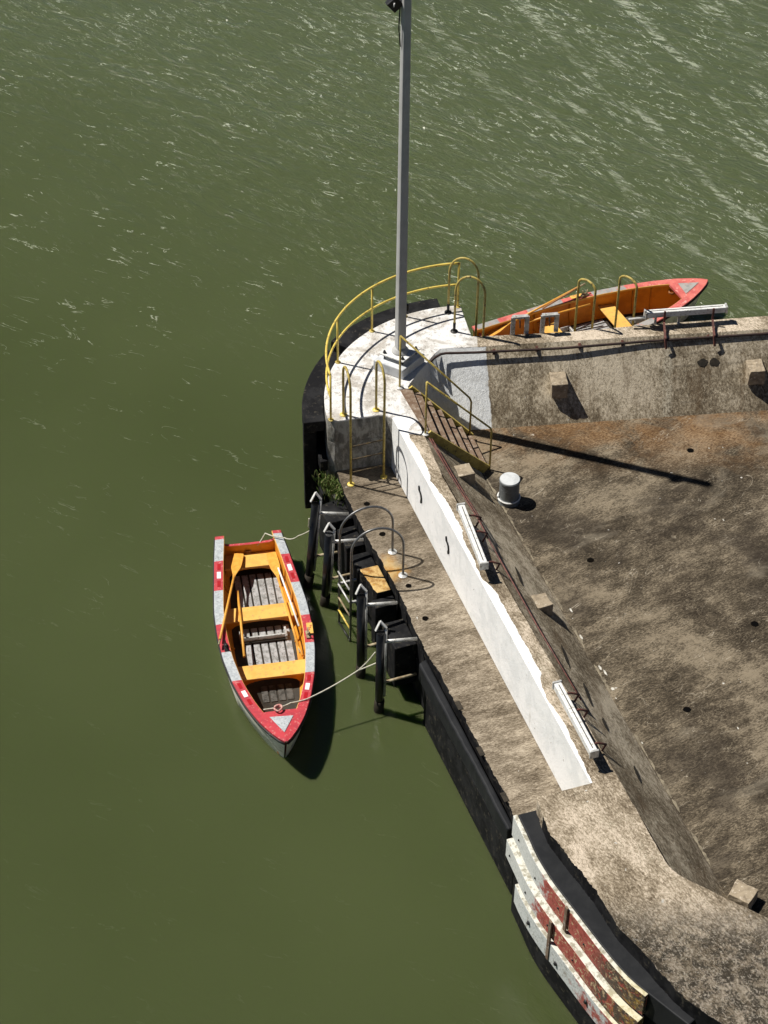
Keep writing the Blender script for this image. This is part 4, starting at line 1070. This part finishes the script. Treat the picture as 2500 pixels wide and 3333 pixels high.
        F = [[bm.verts.new((x_, yk + q, z_)) for x_, z_ in L_] for L_ in (up, dn) for q in (0, .03)]
        for i in range(N_):
            bm.faces.new((F[0][i], F[0][i + 1], F[2][i + 1], F[2][i])); bm.faces.new((F[1][i], F[1][i + 1], F[3][i + 1], F[3][i])); bm.faces.new((F[2][i], F[2][i + 1], F[3][i + 1], F[3][i]))
        mesh('knee_panel', bm, orange2_m, s_, local=True)
    seat(.13, .52, .31, 'stern_seat'); seat(1.58, 1.94, .30); seat(3.10, 3.45, .31)
    # floorboards
    for i in range(7):
        x_ = -.45 + .15 * i
        for y0, y1 in ((.45, 1.6), (1.9, 3.15), (3.4, 3.8)):
            wv_ = hws(y1) - gw(y1) - .12
            if abs(x_) > wv_ or x_ > .35: continue
            if y0 > 3 and (x_ > .2 or x_ < -.4): continue
            bm = bmesh.new(); obox(bm, V((x_, (y0 + y1) / 2, .03 + random.uniform(-.003, .003))), V((.058, 0, 0)), V((0, (y1 - y0) / 2, 0)), V((0, 0, .01))); mesh('floorboard', bm, board_m if y0 < 3 else dkboard_m, t, local=True, bevel=.004)
    bm = bmesh.new(); obox(bm, V((0, 2.26, .13)), V((.42, 0, 0)), V((0, .018, 0)), V((0, 0, .05))); obox(bm, V((-.42, 2.18, .11)), V((.02, 0, 0)), V((0, .12, 0)), V((0, 0, .05))); obox(bm, V((.42, 2.18, .11)), V((.02, 0, 0)), V((0, .12, 0)), V((0, 0, .05)))
    mesh('foot_brace', bm, silver_m, t, local=True, bevel=.006)
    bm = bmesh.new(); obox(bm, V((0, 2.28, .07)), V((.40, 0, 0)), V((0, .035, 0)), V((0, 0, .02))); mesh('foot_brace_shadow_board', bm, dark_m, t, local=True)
    for sx in (1, -1):
        y = 2.88 if sx == 1 else 2.80
        c = V((sx * (hws(y) - .10), y, sheer(y))); bm = bmesh.new()
        obox(bm, c + V((0, 0, .02)), V((.035, 0, 0)), V((0, .09, 0)), V((0, 0, .018)))
        tube(bm, [c + V((0, 0, .03)), c + V((0, 0, .07))], .018, 8)
        tube(bm, [c + V((sx * .01, -.06, .15)), c + V((0, -.05, .09)), c + V((0, 0, .065)), c + V((0, .05, .09)), c + V((sx * .01, .06, .15))], .013, 6)
        mesh('oarlock', bm, black_m if sx == 1 else rustbar_m, t, local=True)
    for sx in (1, -1):
        bm = bmesh.new(); c = V((sx * .50, 4.1, .25))
    # ribs
    for y in (.9, 1.5, 2.4, 3.0, 3.9, 4.3):
        for sx in (1, -1):
            bm = bmesh.new(); w = hws(y) - gw(y) + .012
            tube(bm, [V((sx * w, y, sheer(y) - .05)), V((sx * w * .985, y, .3)), V((sx * w * .92, y, .14)), V((sx * w * .8, y, .06))], .018, 5); mesh('rib', bm, orange2_m, t, local=True)
    return t
S0 = P('b', 425, 160, .68); B0 = P('b', 757, 1968, .80); hd = (B0 - S0); rotz = math.atan2(hd.y, hd.x) - math.pi / 2
boat1 = make_boat('orange, red and grey rowing boat afloat beside the black mooring piles', z3(S0, 0), rotz)
h2 = R(24); tip = P('f', 1350, 95, .80); d2 = V((math.cos(h2), math.sin(h2), 0)); s2 = z3(tip, 0) - d2 * BL
def redup(root, loc, rot, label):
    r = root.copy(); COL.objects.link(r); r.location = loc; r.rotation_euler = (0, 0, rot); r['label'] = label
    for ch in list(root.children):
        c = ch.copy(); COL.objects.link(c); c.parent = r
        for g in list(ch.children):
            d = g.copy(); COL.objects.link(d); d.parent = c
    return r
boat2 = redup(boat1, s2, h2 - math.pi / 2, 'orange and faded red rowing boat moored behind the far parapet')

redf_m = m_simple('sun_faded_red_paint', (.62, .16, .13), (.50, .10, .09), 5, .6, 0, .2, c3=(.66, .32, .28))
greyf_m = m_simple('weathered_grey_paint', (.34, .33, .31), (.25, .25, .24), 7, .7, 0, .3, c3=(.5, .2, .16))
for ch in list(boat2.children):
    if ch.name.startswith('reflective_square'): bpy.data.objects.remove(ch); continue
    for g_ in ch.children:
        if g_.name.startswith('painted_triangle'): g_.material_slots[0].link = 'OBJECT'; g_.material_slots[0].material = greyf_m
for ch in boat2.children:
    for i_, sl_ in enumerate(ch.material_slots):
        if sl_.material == red_m: sl_.link = 'OBJECT'; sl_.material = redf_m
        elif sl_.material == grey_m: sl_.link = 'OBJECT'; sl_.material = greyf_m
# oars: one built, others copied
def oar_mesh(Lr=3.0):
    bm = bmesh.new(); return bm
oar0 = empty('oar', (0, 0, 0), 'x', 'oar'); oar0['group'] = 'oars lying in the rowing boats'
bm = bmesh.new(); tube(bm, [V((0, 0, 0)), V((0, .9, 0)), V((0, 2.05, 0))], .026, 10, r1=.021); mesh('shaft', bm, oar_m, oar0, local=True)
bm = bmesh.new(); pr = [(.022, 2.0), (.03, 2.08), (.055, 2.18), (.088, 2.30), (.10, 2.42), (.10, 2.62), (.095, 2.78), (.082, 2.80)]
up_ = [bm.verts.new((x, y, .010)) for x, y in pr] + [bm.verts.new((-x, y, .010)) for x, y in pr[::-1]]
dn_ = [bm.verts.new((x, y, -.010)) for x, y in pr] + [bm.verts.new((-x, y, -.010)) for x, y in pr[::-1]]
bm.faces.new(up_); bm.faces.new(dn_[::-1])
for i in range(len(up_)): bm.faces.new((up_[i], up_[(i + 1) % len(up_)], dn_[(i + 1) % len(up_)], dn_[i]))
mesh('blade', bm, oar_m, oar0, local=True, bevel=.004)
bm = bmesh.new(); tube(bm, [V((0, -.02, 0)), V((0, -.16, 0))], .019, 8); mesh('grip', bm, rustbar_m, oar0, local=True)
def place(o, a_, b_, full=2.8):
    d = b_ - a_; o.location = a_; o.rotation_mode = 'QUATERNION'; o.rotation_quaternion = d.to_track_quat('Y', 'Z'); 
    sc = d.length / full; o.scale = (1, sc, 1)
place(oar0, P('b', 178, 1085, .70), P('b', 345, 330, .36)); oar0['label'] = 'oar with its shaft crossing the left gunwale of the near boat'
o2 = dup(oar0, (0, 0, 0)); o2['label'] = 'oar along the right side of the near boat, blade on the stern seat'
place(o2, P('b', 868, 1150, .36), P('b', 625, 320, .36))
o3 = dup(oar0, (0, 0, 0)); o3['label'] = 'oar in the far boat leaning up over its outer gunwale'
place(o3, P('f', 690, 130, .82), P('f', 180, 400, .45))
# poles
def polething(name, pts, r, m, label, cat, group=None):
    bm = bmesh.new(); base = V(pts[0]); tube(bm, pts, r, 8); return grounded(name, bm, m, base, label, cat, group)
polething('boat_pole', [P('b', 392, 1235, .34), P('b', 365, 960, .34), P('b', 332, 660, .34)], .024, oar_m, 'short orange pole lying inside the left of the near boat', 'pole', 'poles in the near boat')
polething('boat_pole', [P('b', 872, 968, .45), P('b', 790, 730, .45), P('b', 690, 455, .45)], .018, wmark_m, 'thin pale pole lying inside the right of the near boat', 'pole', 'poles in the near boat')
polething('boat_pole', [P('b', 905, 1225, .35), P('b', 862, 1140, .36)], .024, oar_m, 'stub of orange pole end against the right oarlock of the near boat', 'pole', 'poles in the near boat')
polething('boat_pole', [P('f', 410, 318, .45), P('f', 560, 272, .5), P('f', 745, 222, .55)], .024, oar_m, 'orange pole lying across the seats of the far boat', 'pole')

# ropes
def rope(name, pts, r, m, label, sag=0, sub=10):
    out = []
    for i in range(len(pts) - 1):
        for j in range(sub):
            t = j / sub; p = pts[i].lerp(pts[i + 1], t); p = V(p); p.z -= sag * 4 * t * (1 - t) if isinstance(sag, (int, float)) else sag[i] * 4 * t * (1 - t); out.append(p)
    out.append(pts[-1]); bm = bmesh.new(); tube(bm, out, r, 6); return grounded(name, bm, m, out[0], label, 'rope')
rope('rope', [P('b', 560, 1700, .74), P('b', 700, 1680, .75), P('b', 800, 1640, .72), P('b', 945, 1605, .72), P('p', 600, 1745, .95), P('p', 825, 1650, 1.32)], .0125, rope_m, 'pale bow rope from the near boat tied to the mooring pile nearest the camera', [0, .01, .01, .035, .01])
rope('rope', [P('p', 600, 1745, .95), P('p', 680, 1670, 1.15), P('p', 752, 1582, 1.35)], .0125, rope_m, 'short pale rope tail joining the bow rope beside the nearest pile', .0)
rope('rope', [P('b', 440, 300, .34), P('b', 520, 245, .5), P('b', 575, 150, .62), P('b', 640, 175, .71), P('b', 745, 190, .72), P('p', 60, 535, 1.0), P('p', 245, 425, 1.45)], .011, rope_m, 'thin pale stern rope from the near boat tied to the mooring pile beside the weeds', [0, 0, 0, 0, .06, .04])
def coil(c, r0_, turns, label, m=ropeo_m, rr=.012):
    pts = [c + V((math.cos(i * .5) * r0_ * (1 + .12 * math.sin(i)), math.sin(i * .5) * r0_ * (1 + .15 * math.cos(i * 1.3)), .012 + .0012 * i)) for i in range(int(turns * 13))]
    bm = bmesh.new(); tube(bm, pts, rr, 6); return grounded('rope_coil', bm, m, c, label, 'rope coil')
coil(P('b', 425, 305, .315), .075, 3, 'small brown rope coil on the stern seat of the near boat')
coil(P('f', 1165, 165, .5), .07, 3, 'brown rope coil at the bow of the far boat')
coil(P('b', 690, 1692, .76), .065, 1.6, 'pinkish rope heap at the edge of the near boat foredeck', m_simple('pink_rope', (.6, .35, .3), (.5, .2, .18), 20, .9), .018)
rope('rope', [P('p', 155, 380, 1.75), P('p', 150, 450, 1.5), P('p', 175, 470, 1.45), P('p', 240, 420, 1.5)], .012, rope_m, 'short pale rope loop hanging on the mooring pile beside the weeds', .02)
rope('rope', [P('f', 690, 130, .86), P('f', 640, 160, .8), P('f', 560, 207, .75), P('f', 500, 243, .68)], .02, ropeo_m, 'dark brown rope lashed round the raised oar of the far boat', 0)
